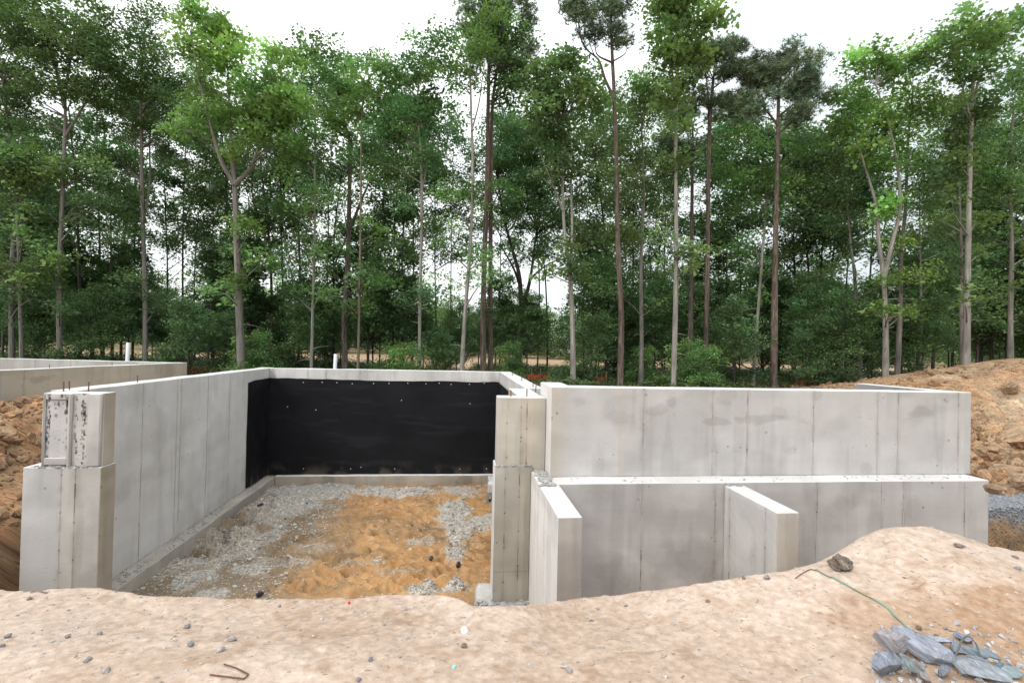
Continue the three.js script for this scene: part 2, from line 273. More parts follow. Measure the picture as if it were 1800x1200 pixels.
function seamFin(name, p, size, parent, mat = finMat) { const g = new THREE.BoxGeometry(...size, 1, 30, 1), q = g.attributes.position; for (let i = 0; i < q.count; i++) { const y = q.getY(i), w = 1.5 * ss(0.3, 0.65, fbm(y * 3.1 + p[0] * 5, p[2] * 3, 3, 7)), j = 0.006 * (fbm(y * 2.2, p[0] * 9 + p[2] * 5, 3, 9) - 0.5); q.setX(i, q.getX(i) * w + (size[2] < size[0] ? 0 : j)); q.setZ(i, q.getZ(i) * w + (size[2] < size[0] ? j : 0)); } g.computeVertexNormals(); const m = obj(name, g, mat, parent); m.position.set(...p); return m; }
const finMat = std({ color: new THREE.Color(0.4, 0.39, 0.375) });
const rust = std({ color: new THREE.Color(0.13, 0.055, 0.03), roughness: 0.85 });
function rebar(parent, x, y, z, h = 0.11) { const g = new THREE.CylinderGeometry(0.0065, 0.0065, h * 0.8 + 0.06, 7); const m = obj('rebar_stub', g, rust, parent); m.position.set(x, y + h * 0.4 - 0.02, z); m.rotation.z = 0.04 * Math.sin(x * 31 + z * 7); m.rotation.x = 0.05 * Math.sin(z * 17); return m; }
// crumbs of spilled concrete along a ledge
const crumbGeo = (() => { const g = new THREE.IcosahedronGeometry(1, 1), p = g.attributes.position; for (let i = 0; i < p.count; i++) { const s = 0.7 + 0.6 * vn(p.getX(i) * 2.3 + 5, p.getY(i) * 2.3 + p.getZ(i) * 3.1, 3); p.setXYZ(i, p.getX(i) * s, p.getY(i) * s * 0.6, p.getZ(i) * s); } g.computeVertexNormals(); return g; })();
function scatter(name, list, geo, mat, parent) { // list: [pos, scale, colour?]
  const m = new THREE.InstancedMesh(geo, mat, list.length), M = new THREE.Matrix4(), q = new THREE.Quaternion(), e = new THREE.Euler(), r = R(list.length + 3);
  list.forEach(([p, s, c, rot], i) => { e.set(...(rot ?? [r() * 0.6 - 0.3, r() * 6.28, r() * 0.6 - 0.3])); q.setFromEuler(e); M.compose(p, q, s.isVector3 ? s : v3(s, s, s)); m.setMatrixAt(i, M); if (c) m.setColorAt(i, c); });
  m.name = parent ? name : numbered(name); m.castShadow = m.receiveShadow = true; (parent ?? scene).add(m); return m;
}
function crumbs(parent, a, b, n, width, size, seed) { const r = R(seed), L = []; for (let i = 0; i < n; i++) { const t = r(); L.push([v3(lerp(a[0], b[0], t) + (r() - 0.5) * width[0], lerp(a[1], b[1], t) + size * 0.1, lerp(a[2], b[2], t) + (r() - 0.5) * width[1]), size * (0.35 + 0.9 * r() * r())]); } const m = scatter('mortar_crumbs', L, crumbGeo, crumbMat, parent); m.userData.kind = 'stuff'; return m; }

const yT = 2.64, yTf = 2.793, yLc = 1.82, yL = 1.756, yF = 0.2;
const zB = -11.66, zC = -5.83, zF = -5.535, zFl = -5.256;
const xLi = -4.30, xRi = 0.99, xRo = 1.27;

// left garage wall with pier, block and footing
{
  const t = thing('concrete_wall', 'long poured concrete garage wall with a rough two-step end, black membrane on its far end', 'wall');
  const z1 = zC - 0.2, L = z1 - (zB - 0.28), sm = [];
  for (const px of [[249, 760], [310, 740], [317, 740], [364, 740], [402, 740]]) sm.push(onX(px[0], px[1], xLi).z - (zB - 0.28));
  const inner = cMat(concrete(L, yT, 170, sm, { seed: 11, footDirt: 14, base: [194, 190, 185], stains: [[L - 1.3, 1.9, 0.5, 0.3, 9], [L - 2.6, 0.9, 0.6, 0.5, 8]], extra: (X, Y, a, b) => [8 * (fbm(X * 1.5 + Y * 0.8, Y * 6 - X * 2, 3, 61) - 0.5) - (X < 0.9 && Y > 2.1 ? 14 * (1 - ss(0.1, 0.9, X)) : 0), 0] }));
  obj('wall_stem', slab(xLi - 0.28, xLi, 0, yT, zB - 0.28, z1, { seed: 11 }), six(null, { px: inner }), t);
  sm.forEach((s) => seamFin('form_seam', [xLi + 0.001, yT / 2, zB - 0.28 + s], [0.008, yT - 0.03, 0.006], t));
  // pier (jamb return): rough broken end with key grooves
  const pr = R(5), dark = [];
  for (let i = 0; i < 170; i++) { const c = [0.04, 0.05, 0.245, 0.25, 0.33, 0.4, 0.41][Math.floor(pr() * 7)]; dark.push([c + (pr() - 0.5) * 0.035, pr() * 0.82, 0.006 + 0.012 * pr(), 0.01 + 0.04 * pr() * pr(), 45 + 45 * pr()]); }
  for (let i = 0; i < 16; i++) dark.push([0.1 + pr() * 0.14, i < 9 ? 0.55 + pr() * 0.14 : 0.02 + pr() * 0.05, 0.018, 0.03, 55]);
  for (let i = 0; i < 5; i++) dark.push([0.05 + i * 0.045, 0.785, 0.02, 0.014, 50]);
  const pierFront = cMat(concrete(0.615, 0.83, 420, [], { seed: 13, holes: 120, base: [172, 167, 162], stains: dark, extra: (X) => [X > 0.262 && X < 0.30 ? 18 : X > 0.47 && X < 0.5 ? 14 : 0, X > 0.3 ? 2 : 0] }), { bumpScale: 0.012 });
  const x0 = -4.51, x1 = -3.9;
  // grooved end: three recessed bays between ribs
  obj('pier', slab(x0, x1, yLc, yT - 0.005, zC - 0.22, zC - 0.035, { seed: 15, rough: 0.005, chip: 1.6 }), six(pierFront, { px: tanMat }), t);
  const rib = (a, b, d) => obj('pier_rib', slab(x0 + a, x0 + b, yLc + 0.006, yT - 0.01, zC - 0.04, zC - 0.035 + d, { seed: 17 + a * 50, rough: 0.007, step: 0.07, bevel: 0.012, chip: 1.8 }), six(concreteMat), t);
  rib(0.004, 0.03, 0.03); rib(0.262, 0.302, 0.038); rib(0.462, 0.6, 0.04);
  obj('pier_rib', slab(x0 + 0.03, x0 + 0.262, yT - 0.085, yT - 0.012, zC - 0.04, zC - 0.012, { seed: 19, rough: 0.008, step: 0.05, chip: 1.8 }), six(pierFront), t);
  obj('pier_rib', slab(x0 + 0.03, x0 + 0.262, yLc + 0.02, yLc + 0.1, zC - 0.04, zC - 0.015, { seed: 20, rough: 0.008, step: 0.05, chip: 1.8 }), six(concreteMat), t);
  const bf = cMat(concrete(0.8, 2.2, 260, [0.245 + 0.145, 0.53], { seed: 23, base: [166, 162, 157], footDirt: 0, extra: (X) => [X > 0.39 && X < 0.53 ? 3 : X > 0.53 ? -8 : 0, X > 0.39 ? 4 : 0] }));
  obj('lower_block', slab(-4.675, x1 + 0.01, -0.3, yLc, zC - 0.24, zC, { seed: 25 }), six(bf, { px: tanMat }), t);
  crumbs(t, [-4.6, yLc, zC - 0.02], [x1 - 0.05, yLc, zC - 0.02], 60, [0.1, 0.035], 0.022, 3);
  const foot = cMat(concrete(L, 0.5, 150, [], { seed: 27, base: [160, 154, 146], tan: 5, holes: 20 }));
  obj('footing', slab(xLi + 0.002, xLi + 0.23, -0.25, yF, zB + 0.0, zC - 0.245, { seed: 29, rough: 0.012, topWave: 0.015, chip: 2.2, bevel: 0.02 }), six(null, { px: foot, py: cMat(concrete(0.5, 6, 150, [], { seed: 28, base: [163, 155, 146], tan: 6, holes: 60 })) }), t);
  obj('footing', slab(-4.3, -3.55, -0.2, 0.12, zC + 0.01, zC + 0.22, { seed: 30, rough: 0.015, bevel: 0.02 }), six(crumbMat), t);
  crumbs(t, [xLi + 0.11, yF, -10.8], [xLi + 0.11, yF, -6.3], 300, [0.2, 0.1], 0.022, 5);
  for (const [px, py] of [[111, 686], [121, 685], [155, 686]]) { const p = onY(px, py, yT); rebar(t, p.x, yT, Math.min(p.z, zC - 0.08)); }
  { const p = onY(256, 672, yT); rebar(t, xLi - 0.12, yT, p.z); }
}
// back garage wall
{
  const t = thing('concrete_wall', 'far poured concrete garage wall showing a pale strip above the black membrane', 'wall');
  const W = xRo - xLi, sm = [[541, 658], [573, 658], [633, 658], [693, 658], [757, 658], [816, 658]].map(([x, y]) => onZ(x, y, zB).x - xLi);
  const f = cMat(concrete(W, yT, 150, sm, { seed: 31, base: [182, 177, 171], stains: [[0.05, 2.4, 0.22, 0.6, 60], [2.2, 2.5, 0.2, 0.2, 14], [W - 0.35, 2.4, 0.2, 0.4, 26]] }));
  obj('wall_stem', slab(xLi - 0.0, xRo, 0, yT, zB - 0.28, zB, { seed: 33, skip: [1] }), six(f), t);
  sm.forEach((s) => seamFin('form_seam', [xLi + s, yT - 0.13, zB + 0.001], [0.006, 0.22, 0.008], t));
  const fr = cMat(concrete(W, 0.5, 150, [], { seed: 35, base: [150, 142, 132], tan: 7, holes: 20, stains: [[1.2, 0.3, 0.2, 0.4, 25], [4.2, 0.3, 0.25, 0.4, 30]] }));
  obj('footing', slab(xLi + 0.232, xRi - 0.01, -0.25, yF + 0.02, zB + 0.002, zB + 0.16, { seed: 36, rough: 0.01, bevel: 0.015 }), six(fr), t);
}
// right garage wall: far length, thicker near length, column, footing
{
  const t = thing('concrete_wall', 'poured concrete wall between garage and front room, ending in a tall column beside the bright-sided buttress', 'wall');
  const zj = -7.17;
  const inner = cMat(concrete(zj - zB + 0.3, yT, 140, [0.7, 1.6, 2.5, 3.4], { seed: 37, base: [180, 175, 170] }));
  obj('wall_stem', slab(xRi, xRo, 0, yT, zB - 0.0, zj, { seed: 38, skip: [5] }), six(null, { nx: inner }), t);
  obj('wall_stem', slab(0.74, 1.05, 0, yT - 0.004, zj + 0.002, zC - 0.25, { seed: 39 }), six(null, { nx: tanMat }), t);
  const ex = (X, Y, a) => [X > 0.43 ? -3 : X < 0.12 ? -2 : 0, X > 0.3 && X < 0.5 ? 6 : 2];
  const fu = cMat(concrete(0.62, 1.0, 320, [0.12, 0.29, 0.36], { seed: 41, base: [160, 154, 145], tan: 2, seamGain: 0.4, extra: ex }));
  const fl = cMat(concrete(0.5, 2.0, 300, [0.13, 0.3], { seed: 43, base: [152, 147, 138], tan: 2.5, seamGain: 0.4, extra: (X, Y) => [X > 0.36 ? -6 : X > 0.3 ? 3 : 0, X > 0.36 ? 3 : 0].map((q, i) => q - (i === 0 && Math.abs(Y - 0.66) < 0.006 ? 18 : 0)) }));
  obj('column', slab(0.475, 1.067, yL - 0.004, yT - 0.005, zC - 0.25, zC, { seed: 45, chip: 1.4 }), six(fu), t);
  obj('lower_column', slab(0.457, 0.897, -0.1, yLc, zC - 0.30, zC + 0.02, { seed: 47 }), six(fl, { nx: topMat }), t);
  obj('lower_wall', slab(0.66, 0.88, -0.1, yLc - 0.02, -7.3, zC - 0.302, { seed: 48 }), six(concreteMat), t);
  crumbs(t, [0.46, yLc, zC + 0.012], [0.88, yLc, zC + 0.012], 45, [0.03, 0.02], 0.018, 7);
  obj('footing', slab(0.28, 0.98, -0.3, 0.2, -6.3, zC + 0.2, { seed: 49, rough: 0.03, step: 0.06, bevel: 0.03, chip: 2.5 }), six(crumbMat, { nx: crumbMat, px: crumbMat, py: crumbMat }), t);
  obj('footing', slab(0.74, xRi - 0.002, -0.25, yF, zB + 0.17, -7.4, { seed: 51, rough: 0.01, bevel: 0.015 }), six(crumbMat, { nx: crumbMat }), t);
  crumbs(t, [0.3, 0.21, zC + 0.1], [0.95, 0.21, zC + 0.1], 70, [0.1, 0.2], 0.04, 9);
  for (const [px, py, h] of [[898, 697, 0.06], [926, 697, 0.09]]) { const p = onZ(px, py, zC - 0.1); rebar(t, p.x, yT, zC - 0.1, h + 0.02); }
  for (const [px, py] of [[901, 660], [917, 669], [937, 680], [942, 685]]) { const p = onY(px, py, yT); rebar(t, p.x, yT, p.z, 0.1); }
}
// front room wall (facade): upper wall stepped back on a thicker lower wall
{
  const t = thing('concrete_wall', 'wide poured concrete front wall in two steps, pale ledge along its middle', 'wall');
  const x0 = 1.07, x1 = 6.503, X0 = 0.90, X1 = 6.43;
  const su = [[1131, 760], [1253, 760], [1314, 760], [1430, 760], [1543, 760], [1579, 760], [1685, 760]].map(([x, y]) => onZ(x, y, zF).x - x0);
  const sl = [[1128, 930], [1257, 930], [1275, 930], [1436, 930], [1550, 930], [1588, 930], [1696, 930]].map(([x, y]) => onZ(x, y, zFl).x - X0);
  const st = [[1345, 738, 60, 9, 24], [1262, 740, 36, 6, 20], [1280, 690, 22, 20, 18], [1155, 722, 20, 10, 16], [1180, 705, 10, 10, 18], [1285, 800, 30, 30, 15], [1370, 725, 18, 14, 16], [1435, 697, 12, 12, 16], [1395, 790, 14, 10, 10], [1612, 726, 34, 12, 18], [1520, 820, 14, 12, 16], [1660, 695, 30, 14, 13], [1090, 730, 40, 14, 9], [1020, 705, 14, 10, 12], [1660, 800, 40, 20, 9]]
    .map(([x, y, rx, ry, am]) => { const c = onZ(x, y, zF), q = 6 / 856; return [c.x - x0, c.y - yL, rx * q, ry * q, am]; });
  const fu = cMat(concrete(x1 - x0, yTf - yL, 230, su, { seed: 71, base: [173, 168, 162], stains: st, holes: 14, extra: (X, Y, a, b) => [-10 * (1 - ss(0, 0.5, X)), X < 0.25 ? 8 * (1 - ss(0.05, 0.25, X)) : X > 0.8 && X < 0.9 ? 4 : 0] }));
  obj('upper_wall', slab(x0, x1, yL, yTf, zF - 0.26, zF, { seed: 73 }), six(fu, { nx: litSideMat }), t);
  obj('upper_return', slab(x0 + 0.0, x0 + 0.26, yL, yTf, -6.3, zF - 0.262, { seed: 74, skip: [4] }), six(concreteMat, { nx: litSideMat }), t);
  const st2 = [[1180, 1000, 60, 40, 14], [1080, 1000, 50, 50, 14], [1230, 980, 34, 40, 14], [1330, 900, 22, 20, 12], [1150, 900, 50, 30, 8], [1480, 880, 40, 20, 10], [1600, 900, 40, 20, 8]].map(([x, y, rx, ry, am]) => { const c = onZ(x, y, zFl), q = 5.75 / 856; return [c.x - X0, c.y + 0.2, rx * q, ry * q, am]; });
  const fl = cMat(concrete(X1 - X0, yL + 0.2, 230, sl, { seed: 75, base: [169, 163, 157], stains: st2, holes: 6, extra: (X, Y) => [-8 * ss(1.3, 1.6, Y), 0] }));
  obj('lower_wall', slab(X0, X1, -0.2, yL, zF - 0.3, zFl, { seed: 77 }), six(fl, { nx: litSideMat }), t);
  obj('lower_return', slab(X0, X0 + 0.3, -0.2, yL, -6.3, zF - 0.302, { seed: 78, skip: [4] }), six(concreteMat, { nx: litSideMat }), t);
  su.forEach((s) => seamFin('form_seam', [x0 + s, (yL + yTf) / 2, zF + 0.001], [0.006, yTf - yL - 0.03, 0.007], t));
  sl.forEach((s) => seamFin('form_seam', [X0 + s, (yL - 0.2) / 2, zFl + 0.001], [0.006, yL + 0.16, 0.007], t));
  crumbs(t, [X0 + 0.2, yL, zF + 0.13], [X1, yL, zF + 0.13], 70, [0.1, 0.22], 0.016, 11);
  crumbs(t, [X0 + 0.09, yL, -5.8], [X0 + 0.09, yL, zFl - 0.05], 60, [0.14, 0.2], 0.05, 13);
}
// side wall of the front room running back behind the facade
{
  const t = thing('concrete_wall', 'short grey side wall running back behind the right end of the front wall', 'wall');
  obj('wall_stem', slab(6.29, 6.50, 0, yTf - 0.004, -7.11, zF - 0.262, { seed: 79, skip: [4] }), six(null, { nx: cMat(concrete(2, 2.7, 120, [0.9], { seed: 80, base: [140, 138, 136] })) }), t);
}
// two buttresses
{
  const z0 = zFl + 0.002; 
  const side = (sd, ln, base) => cMat(concrete(ln, 2.1, 200, [ln - 0.18, 0.12], { seed: sd, base: base ?? [184, 179, 173], holes: 6, extra: (X, Y, a, b) => [5 * ((X * 0.8 + Y * 1.1) % 0.14 < 0.02 ? -1 : 0), 0] }));
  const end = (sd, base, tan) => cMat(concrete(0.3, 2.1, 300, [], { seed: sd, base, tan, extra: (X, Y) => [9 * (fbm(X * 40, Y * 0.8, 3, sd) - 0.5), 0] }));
  const a = thing('concrete_buttress', 'narrow concrete buttress with a bright left side beside the tall column', 'buttress');
  obj('buttress_body', slab(0.90, 1.124, -0.2, yL - 0.004, z0, -4.23, { seed: 81 }), six(end(82, [150, 143, 137], 3), { nx: litSideMat }), a);
  crumbs(a, [0.92, yL, zFl + 0.04], [1.1, yL, zFl + 0.04], 16, [0.04, 0.06], 0.03, 15);
  const b = thing('concrete_buttress', 'concrete buttress with chipped end edge halfway along the front wall', 'buttress');
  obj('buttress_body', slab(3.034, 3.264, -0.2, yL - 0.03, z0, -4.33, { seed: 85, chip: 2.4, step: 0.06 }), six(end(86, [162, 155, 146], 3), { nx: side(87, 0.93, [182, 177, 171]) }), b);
  crumbs(b, [3.05, yL - 0.02, zFl + 0.04], [3.25, yL - 0.02, zFl + 0.04], 12, [0.05, 0.08], 0.025, 17);
}
// neighbouring foundation at the left
{
  const t = thing('concrete_foundation', 'neighbouring poured concrete foundation beyond the left soil cut', 'foundation');
  const A = onY(0, 651, yT), B = onY(329, 637, yT), d = B.clone().sub(A), L = d.length(), ang = Math.atan2(d.x, d.z);
  // local frame: z runs from the far corner toward the camera
  const g = new THREE.Group(); void g;
  t.position.set(B.x, 0, B.z); t.rotation.y = Math.atan2(A.x - B.x, A.z - B.z);
  const f = cMat(concrete(L + 2.3, 1.4, 150, [0.9, 1.85, 2.8, L - 0.4, L + 0.6], { seed: 91, base: [176, 167, 155], tan: 5, stains: [[L - 0.75, 1.15, 0.28, 0.09, 24]] }));
  obj('side_wall', slab(-0.26, 0, 1.3, yT, 0, L + 2.2, { seed: 92 }), six(null, { px: f }), t);
  obj('back_wall', slab(-6, -0.262, 1.3, yT, 0, 0.26, { seed: 93 }), six(cMat(concrete(6, 1.4, 120, [1, 2, 3, 4, 5], { seed: 94, base: [160, 156, 150] }))), t);
  for (const s of [0.9, 1.85, 2.8, L - 0.4]) seamFin('form_seam', [0.001, 2.0, s], [0.008, 1.2, 0.006], t);
  for (const s of [2.2, 3.6]) rebar(t, -0.12, yT, s, 0.08);
}

// black membrane on the far corner of the garage
{
  const t = thing('waterproofing_membrane', 'black waterproofing sheet nailed over the far walls of the garage', 'membrane');
  const memMap = tex(640, 280, (u, v, x, y) => { const d = (1 - ss(0, 0.16, v + 0.12 * (fbm(u * 14, v * 6, 3, 403) - 0.5))) * ss(0.4, 0.7, fbm(u * 22, v * 9, 3, 405)), q = 20 + 9 * (fbm(u * 9, v * 5, 4, 401) - 0.4) + 7 * (hsh(x, y, 4) - 0.5) + 8 * ss(0.58, 0.7, fbm(u * 5, v * 16, 3, 407)); return [q + 46 * d, q + 38 * d, q + 3 + 26 * d]; }); memMap.repeat.set(1 / 5, 1 / 2.2);
  const mm = new THREE.MeshPhysicalMaterial({ map: memMap, roughness: 0.6, specularIntensity: 0.3, bumpMap: fineBump, bumpScale: 0.006 });
  const yt = onZ(650, 668.5, zB).y;
  function sheet(name, f, nu, nv) { const p = [], uv = [], ix = []; for (let j = 0; j <= nv; j++) for (let i = 0; i <= nu; i++) { const q = f(i / nu, j / nv); p.push(...q); uv.push(i / nu * 5, j / nv * 2.2); } for (let j = 0; j < nv; j++) for (let i = 0; i < nu; i++) { const a = j * (nu + 1) + i; ix.push(a, a + 1, a + nu + 1, a + 1, a + nu + 2, a + nu + 1); } const g = new THREE.BufferGeometry(); g.setAttribute('position', new THREE.Float32BufferAttribute(p, 3)); g.setAttribute('uv', new THREE.Float32BufferAttribute(uv, 2)); g.setIndex(ix); g.computeVertexNormals(); return obj(name, g, mm, t); }
  const wave = (a, b) => 0.012 + 0.012 * fbm(a * 4 + b * 2, b * 0.8, 3, 127) * ss(0.3, 0.9, fbm(a * 0.6, b, 2, 3)) + 0.045 * fbm(a * 1.2 + b * 0.9, b * 1.3 - a * 0.5, 3, 121) + 0.012 * Math.abs(Math.sin(a * 2.1 + b * 2.6)) * ss(1.3, 2.3, b);
  const xa = xLi, xb = xRi, y0 = yF + 0.015;
  sheet('back_sheet', (u, v) => { const x = lerp(xa + 0.012, xb - 0.012, u), top = yt + 0.05 * (fbm(x * 2.4, 1, 4, 5) - 0.5) + 0.03 * (1 - ss(0, 2.4, x - xa)), y = lerp(y0, top, v); return [x, y, zB + wave(x, y)]; }, 110, 40);
  const zl = onX(433, 760, xLi).z;
  sheet('left_sheet', (u, v) => { const z0 = zl + 0.05 * (fbm(v * 4, 2, 3, 9) - 0.5), z = lerp(z0, zB + 0.012, u), y = lerp(y0, yt + 0.03, v); return [xLi + 0.006 + 0.5 * wave(z, y) * ss(0, 0.2, u), y - 0.03 * (1 - ss(0, 0.25, u)) * ss(0.9, 1, v), z]; }, 40, 40);
  sheet('right_sheet', (u, v) => { const z = lerp(zB + 0.012, -9.2, u), y = lerp(y0, yt, v); return [xRi - 0.006 - 0.4 * wave(z, y), y, z]; }, 30, 30);
  const nm = std({ color: new THREE.Color(0.75, 0.75, 0.75), roughness: 0.35, metalness: 0.6 }), ng = new THREE.CylinderGeometry(0.011, 0.011, 0.01, 10); ng.rotateX(Math.PI / 2);
  for (const [x, y] of [[471, 671], [534, 671.5], [567, 671.5], [593, 672], [620, 674], [657, 673.5], [684, 673.5], [717, 673], [749, 674], [772, 673], [793, 675], [825, 675], [851, 673], [877, 674], [506, 714.5], [556, 720], [706, 703], [826, 709], [534, 823], [617, 823], [635, 820], [694, 823], [808, 823], [855, 823]]) { const p = onZ(x, y, zB); const m = obj('nail_head', ng, nm, t); m.position.set(p.x, p.y, zB + wave(p.x, p.y) + 0.006); }
}

// ---------------------------------------------------------------- garage floor: wet orange mud, crushed stone
const patches = [[560, 862, 95, 13, 1], [700, 862, 110, 9, 1], [810, 862, 40, 8, 0.7], [520, 885, 45, 22, 0.9], [480, 905, 40, 22, 0.6], [800, 900, 34, 24, 1], [808, 935, 26, 30, 1], [800, 965, 20, 18, 1], [850, 915, 34, 14, 0.9], [745, 1030, 34, 15, 1.1], [800, 1030, 34, 9, 0.9], [430, 890, 60, 18, 0.6], [390, 940, 60, 20, 0.62], [420, 965, 50, 14, 0.8], [360, 985, 60, 16, 0.75], [340, 1018, 40, 22, 0.85], [440, 1000, 36, 10, 0.8], [365, 1045, 36, 14, 0.8], [500, 985, 60, 8, 0.45], [560, 960, 46, 10, 0.42], [475, 940, 30, 14, 0.7], [640, 985, 50, 8, 0.3], [740, 950, 24, 6, 0.5], [300, 1000, 30, 20, 0.4], [700, 1000, 60, 8, 0.25]]
  .map(([x, y, rx, ry, w]) => { const c = onY(x, y, 0.03), a = onY(x + rx, y, 0.03), b = onY(x, y - ry, 0.03), d = onY(x, y + ry, 0.03); return [c.x, c.z, a.x - c.x, (d.z - b.z) / 2, w]; });
function gravelAt(x, z) { let m = 0; const n = fbm(x * 2.2, z * 2.2, 4, 201), n2 = fbm(x * 6, z * 6, 3, 203); for (const [cx, cz, rx, rz, w] of patches) { const d = Math.hypot((x - cx) / rx, (z - cz) / rz) + 1.0 * (n - 0.5) + 0.5 * (n2 - 0.5); m = Math.max(m, w * (1 - ss(0.65, 1.12, d))); } return m; }
const dents = (() => { const r = R(33), L = []; for (let i = 0; i < 420; i++) { const p = onY(470 + 380 * r(), 870 + 170 * r(), 0); L.push([p.x, p.z, 0.05 + 0.06 * r(), r() * 3.14, 0.02 + 0.03 * r()]); } for (let i = 0; i < 70; i++) { const p = onY(330 + 130 * r(), 880 + 100 * r(), 0); L.push([p.x, p.z, 0.1 + 0.1 * r(), r() * 3.14, 0.05 + 0.05 * r()]); } return L; })();
const cell = new Map(); for (const d of dents) { const k = Math.floor(d[0]) + ',' + Math.floor(d[1]); for (let i = -1; i <= 1; i++) for (let j = -1; j <= 1; j++) { const q = (Math.floor(d[0]) + i) + ',' + (Math.floor(d[1]) + j); if (!cell.has(q)) cell.set(q, []); cell.get(q).push(d); } void k; }
function floorH(x, z) {
  let h = 0.05 * (fbm(x * 1.3, z * 1.3, 3, 211) - 0.5) + 0.035 * (fbm(x * 6, z * 6, 3, 213) - 0.5);
  const m = gravelAt(x, z), lft = 1 - ss(-3.4, -2.2, x);
  h += 0.035 * m + lft * (0.11 * (fbm(x * 2.6, z * 3.2, 4, 215) - 0.42) + 0.03 * (fbm(x * 11, z * 11, 2, 217) - 0.5));
  for (const [cx, cz, r, a, dp] of cell.get(Math.floor(x) + ',' + Math.floor(z)) ?? []) { const dx = x - cx, dz = z - cz, u = (dx * Math.cos(a) + dz * Math.sin(a)) / (r * 1.7), v = (-dx * Math.sin(a) + dz * Math.cos(a)) / r, q = u * u + v * v; if (q < 2.6) h += dp * (q < 1 ? -(1 - q) : 0.35 * Math.max(0, 1 - Math.abs(q - 1.5))); }
  return h;
}
{
  const fx0 = -4.15, fx1 = 1.1, fz0 = -11.7, fz1 = -4.5, W = 1024, H = 1400;
  const colr = (X, Z) => {
    const m = gravelAt(X, Z), a = fbm(X * 1.5, Z * 1.5, 4, 221), b = fbm(X * 8, Z * 8, 3, 223), lft = Math.max(1 - ss(-3.0, -1.5, X + 1.4 * (a - 0.5)), 0.35 * ss(-6.6, -5.4, Z + 1.5 * (a - 0.5)) * (1 - ss(-1.6, -0.2, X)));
    let c = [lerp(172, 146, a), lerp(133, 106, a), lerp(88, 64, a)]; const d = 40 * (b - 0.5); c = c.map((q) => q + d);
    c = [lerp(c[0], 112, lft * 0.8), lerp(c[1], 100, lft * 0.8), lerp(c[2], 86, lft * 0.8)];
    const wet = ss(0.5, 0.68, fbm(X * 1.1 + 3, Z * 1.4, 4, 227)) * 0.6 + 0.5 * ss(0.55, 0.7, fbm(X * 4, Z * 4, 3, 229)) - 0.15; c = [lerp(c[0], 100, clamp(wet * 0.7)), lerp(c[1], 82, clamp(wet * 0.7)), lerp(c[2], 60, clamp(wet * 0.7))];
    return [c, m];
  };
  const map = tex(W, H, (u, v, x, y) => {
    const X = lerp(fx0, fx1, u), Z = lerp(fz1, fz0, v), [c, m] = colr(X, Z), n = 60 * (vn(X * 45, Z * 45, 7) - 0.5) + 26 * (hsh(x, y, 7) - 0.5), k = clamp(m * 1.1);
    return [lerp(c[0] + n * 0.25, 166 + n, k), lerp(c[1] + n * 0.25, 156 + n, k), lerp(c[2] + n * 0.22, 143 + n, k)];
  });
  const rough = tex(256, 350, (u, v) => { const X = lerp(fx0, fx1, u), Z = lerp(fz1, fz0, v), m = gravelAt(X, Z), w = ss(0.45, 0.7, fbm(X * 0.9 + 4, Z * 0.9, 3, 231)), q = 235 - 130 * w * (1 - clamp(m * 1.4)); return [q, q, q]; }, false);
  const g = gridMesh([...span(fx0, fx1, 0.032), fx1], [...span(fz1, fz0, 0.032), fz0], floorH, null, (x, z) => [(x - fx0) / (fx1 - fx0), (z - fz1) / (fz0 - fz1)]);
  tag(obj('garage_floor', g, std({ map, roughnessMap: rough, roughness: 1, bumpMap: map.clone(), bumpScale: 0.01 })), 'wet orange mud floor with crushed stone between the garage walls', 'floor', null, 'structure');
  // crushed stone
  const r = R(41), L = [], C = (v, t) => new THREE.Color(v * (1.04 + t), v, v * (0.93 - t * 1.2));
  for (let i = 0; i < 90000 && L.length < 26000; i++) { const x = lerp(-4.05, 1.0, r()), z = lerp(-11.5, -4.9, r()), m = gravelAt(x, z), lft = (x < -2.2 ? 0.26 : 0.05) * 2 * fbm(x * 1.7, z * 1.7, 3, 233); if (r() < Math.max(m, lft)) { if (x > 0.2 && z > -6.4) continue; const s = 0.006 + 0.013 * r() * r() + (r() < 0.015 ? 0.02 : 0); L.push([v3(x, floorH(x, z) + s * 0.1, z), s, C(0.2 + 0.26 * r(), 0.06 * r())]); } }
  tag(scatter('crushed_stone', L, crumbGeo, std({ color: 0xffffff })), 'grey crushed stone spread over the garage mud', 'gravel', null, 'stuff');
}

// ---------------------------------------------------------------- rocks and scraps
function rockGeo(seed, o = {}) {
  const g = new THREE.IcosahedronGeometry(1, o.detail ?? 4), p = g.attributes.position, r = R(seed), n = o.cuts ?? 9, planes = [];
  for (let i = 0; i < n; i++) { const d = v3(r() - 0.5, (r() - 0.5) * 0.8, r() - 0.5).normalize(); planes.push([d, (o.near ?? 0.5) + 0.35 * r()]); }
  const v = v3(0, 0, 0);
  for (let i = 0; i < p.count; i++) {
    v.fromBufferAttribute(p, i); for (const [d, h] of planes) { const q = v.dot(d) - h; if (q > 0) v.addScaledVector(d, -q * 0.96); }
    const s = 1 + (o.rough ?? 0.1) * (fbm(v.x * 2.5 + seed, v.y * 2.5 + v.z * 1.7, 3, seed) - 0.5); v.multiplyScalar(s); p.setXYZ(i, v.x, v.y, v.z);
  }
  g.computeVertexNormals();
  // planar-ish uv
  const uv = g.attributes.uv; for (let i = 0; i < p.count; i++) uv.setXY(i, p.getX(i) * 0.5 + p.getY(i) * 0.3, p.getZ(i) * 0.5 + p.getY(i) * 0.4);
  return g;
}
const stoneTex = tex(256, 256, (u, v, x, y) => { const q = 200 + 120 * (fbm(u * 5, v * 9, 4, 301) - 0.5) + 80 * (fbm(u * 26, v * 34, 3, 303) - 0.5) + 16 * (hsh(x, y, 2) - 0.5); return [q, q, q + 4]; });
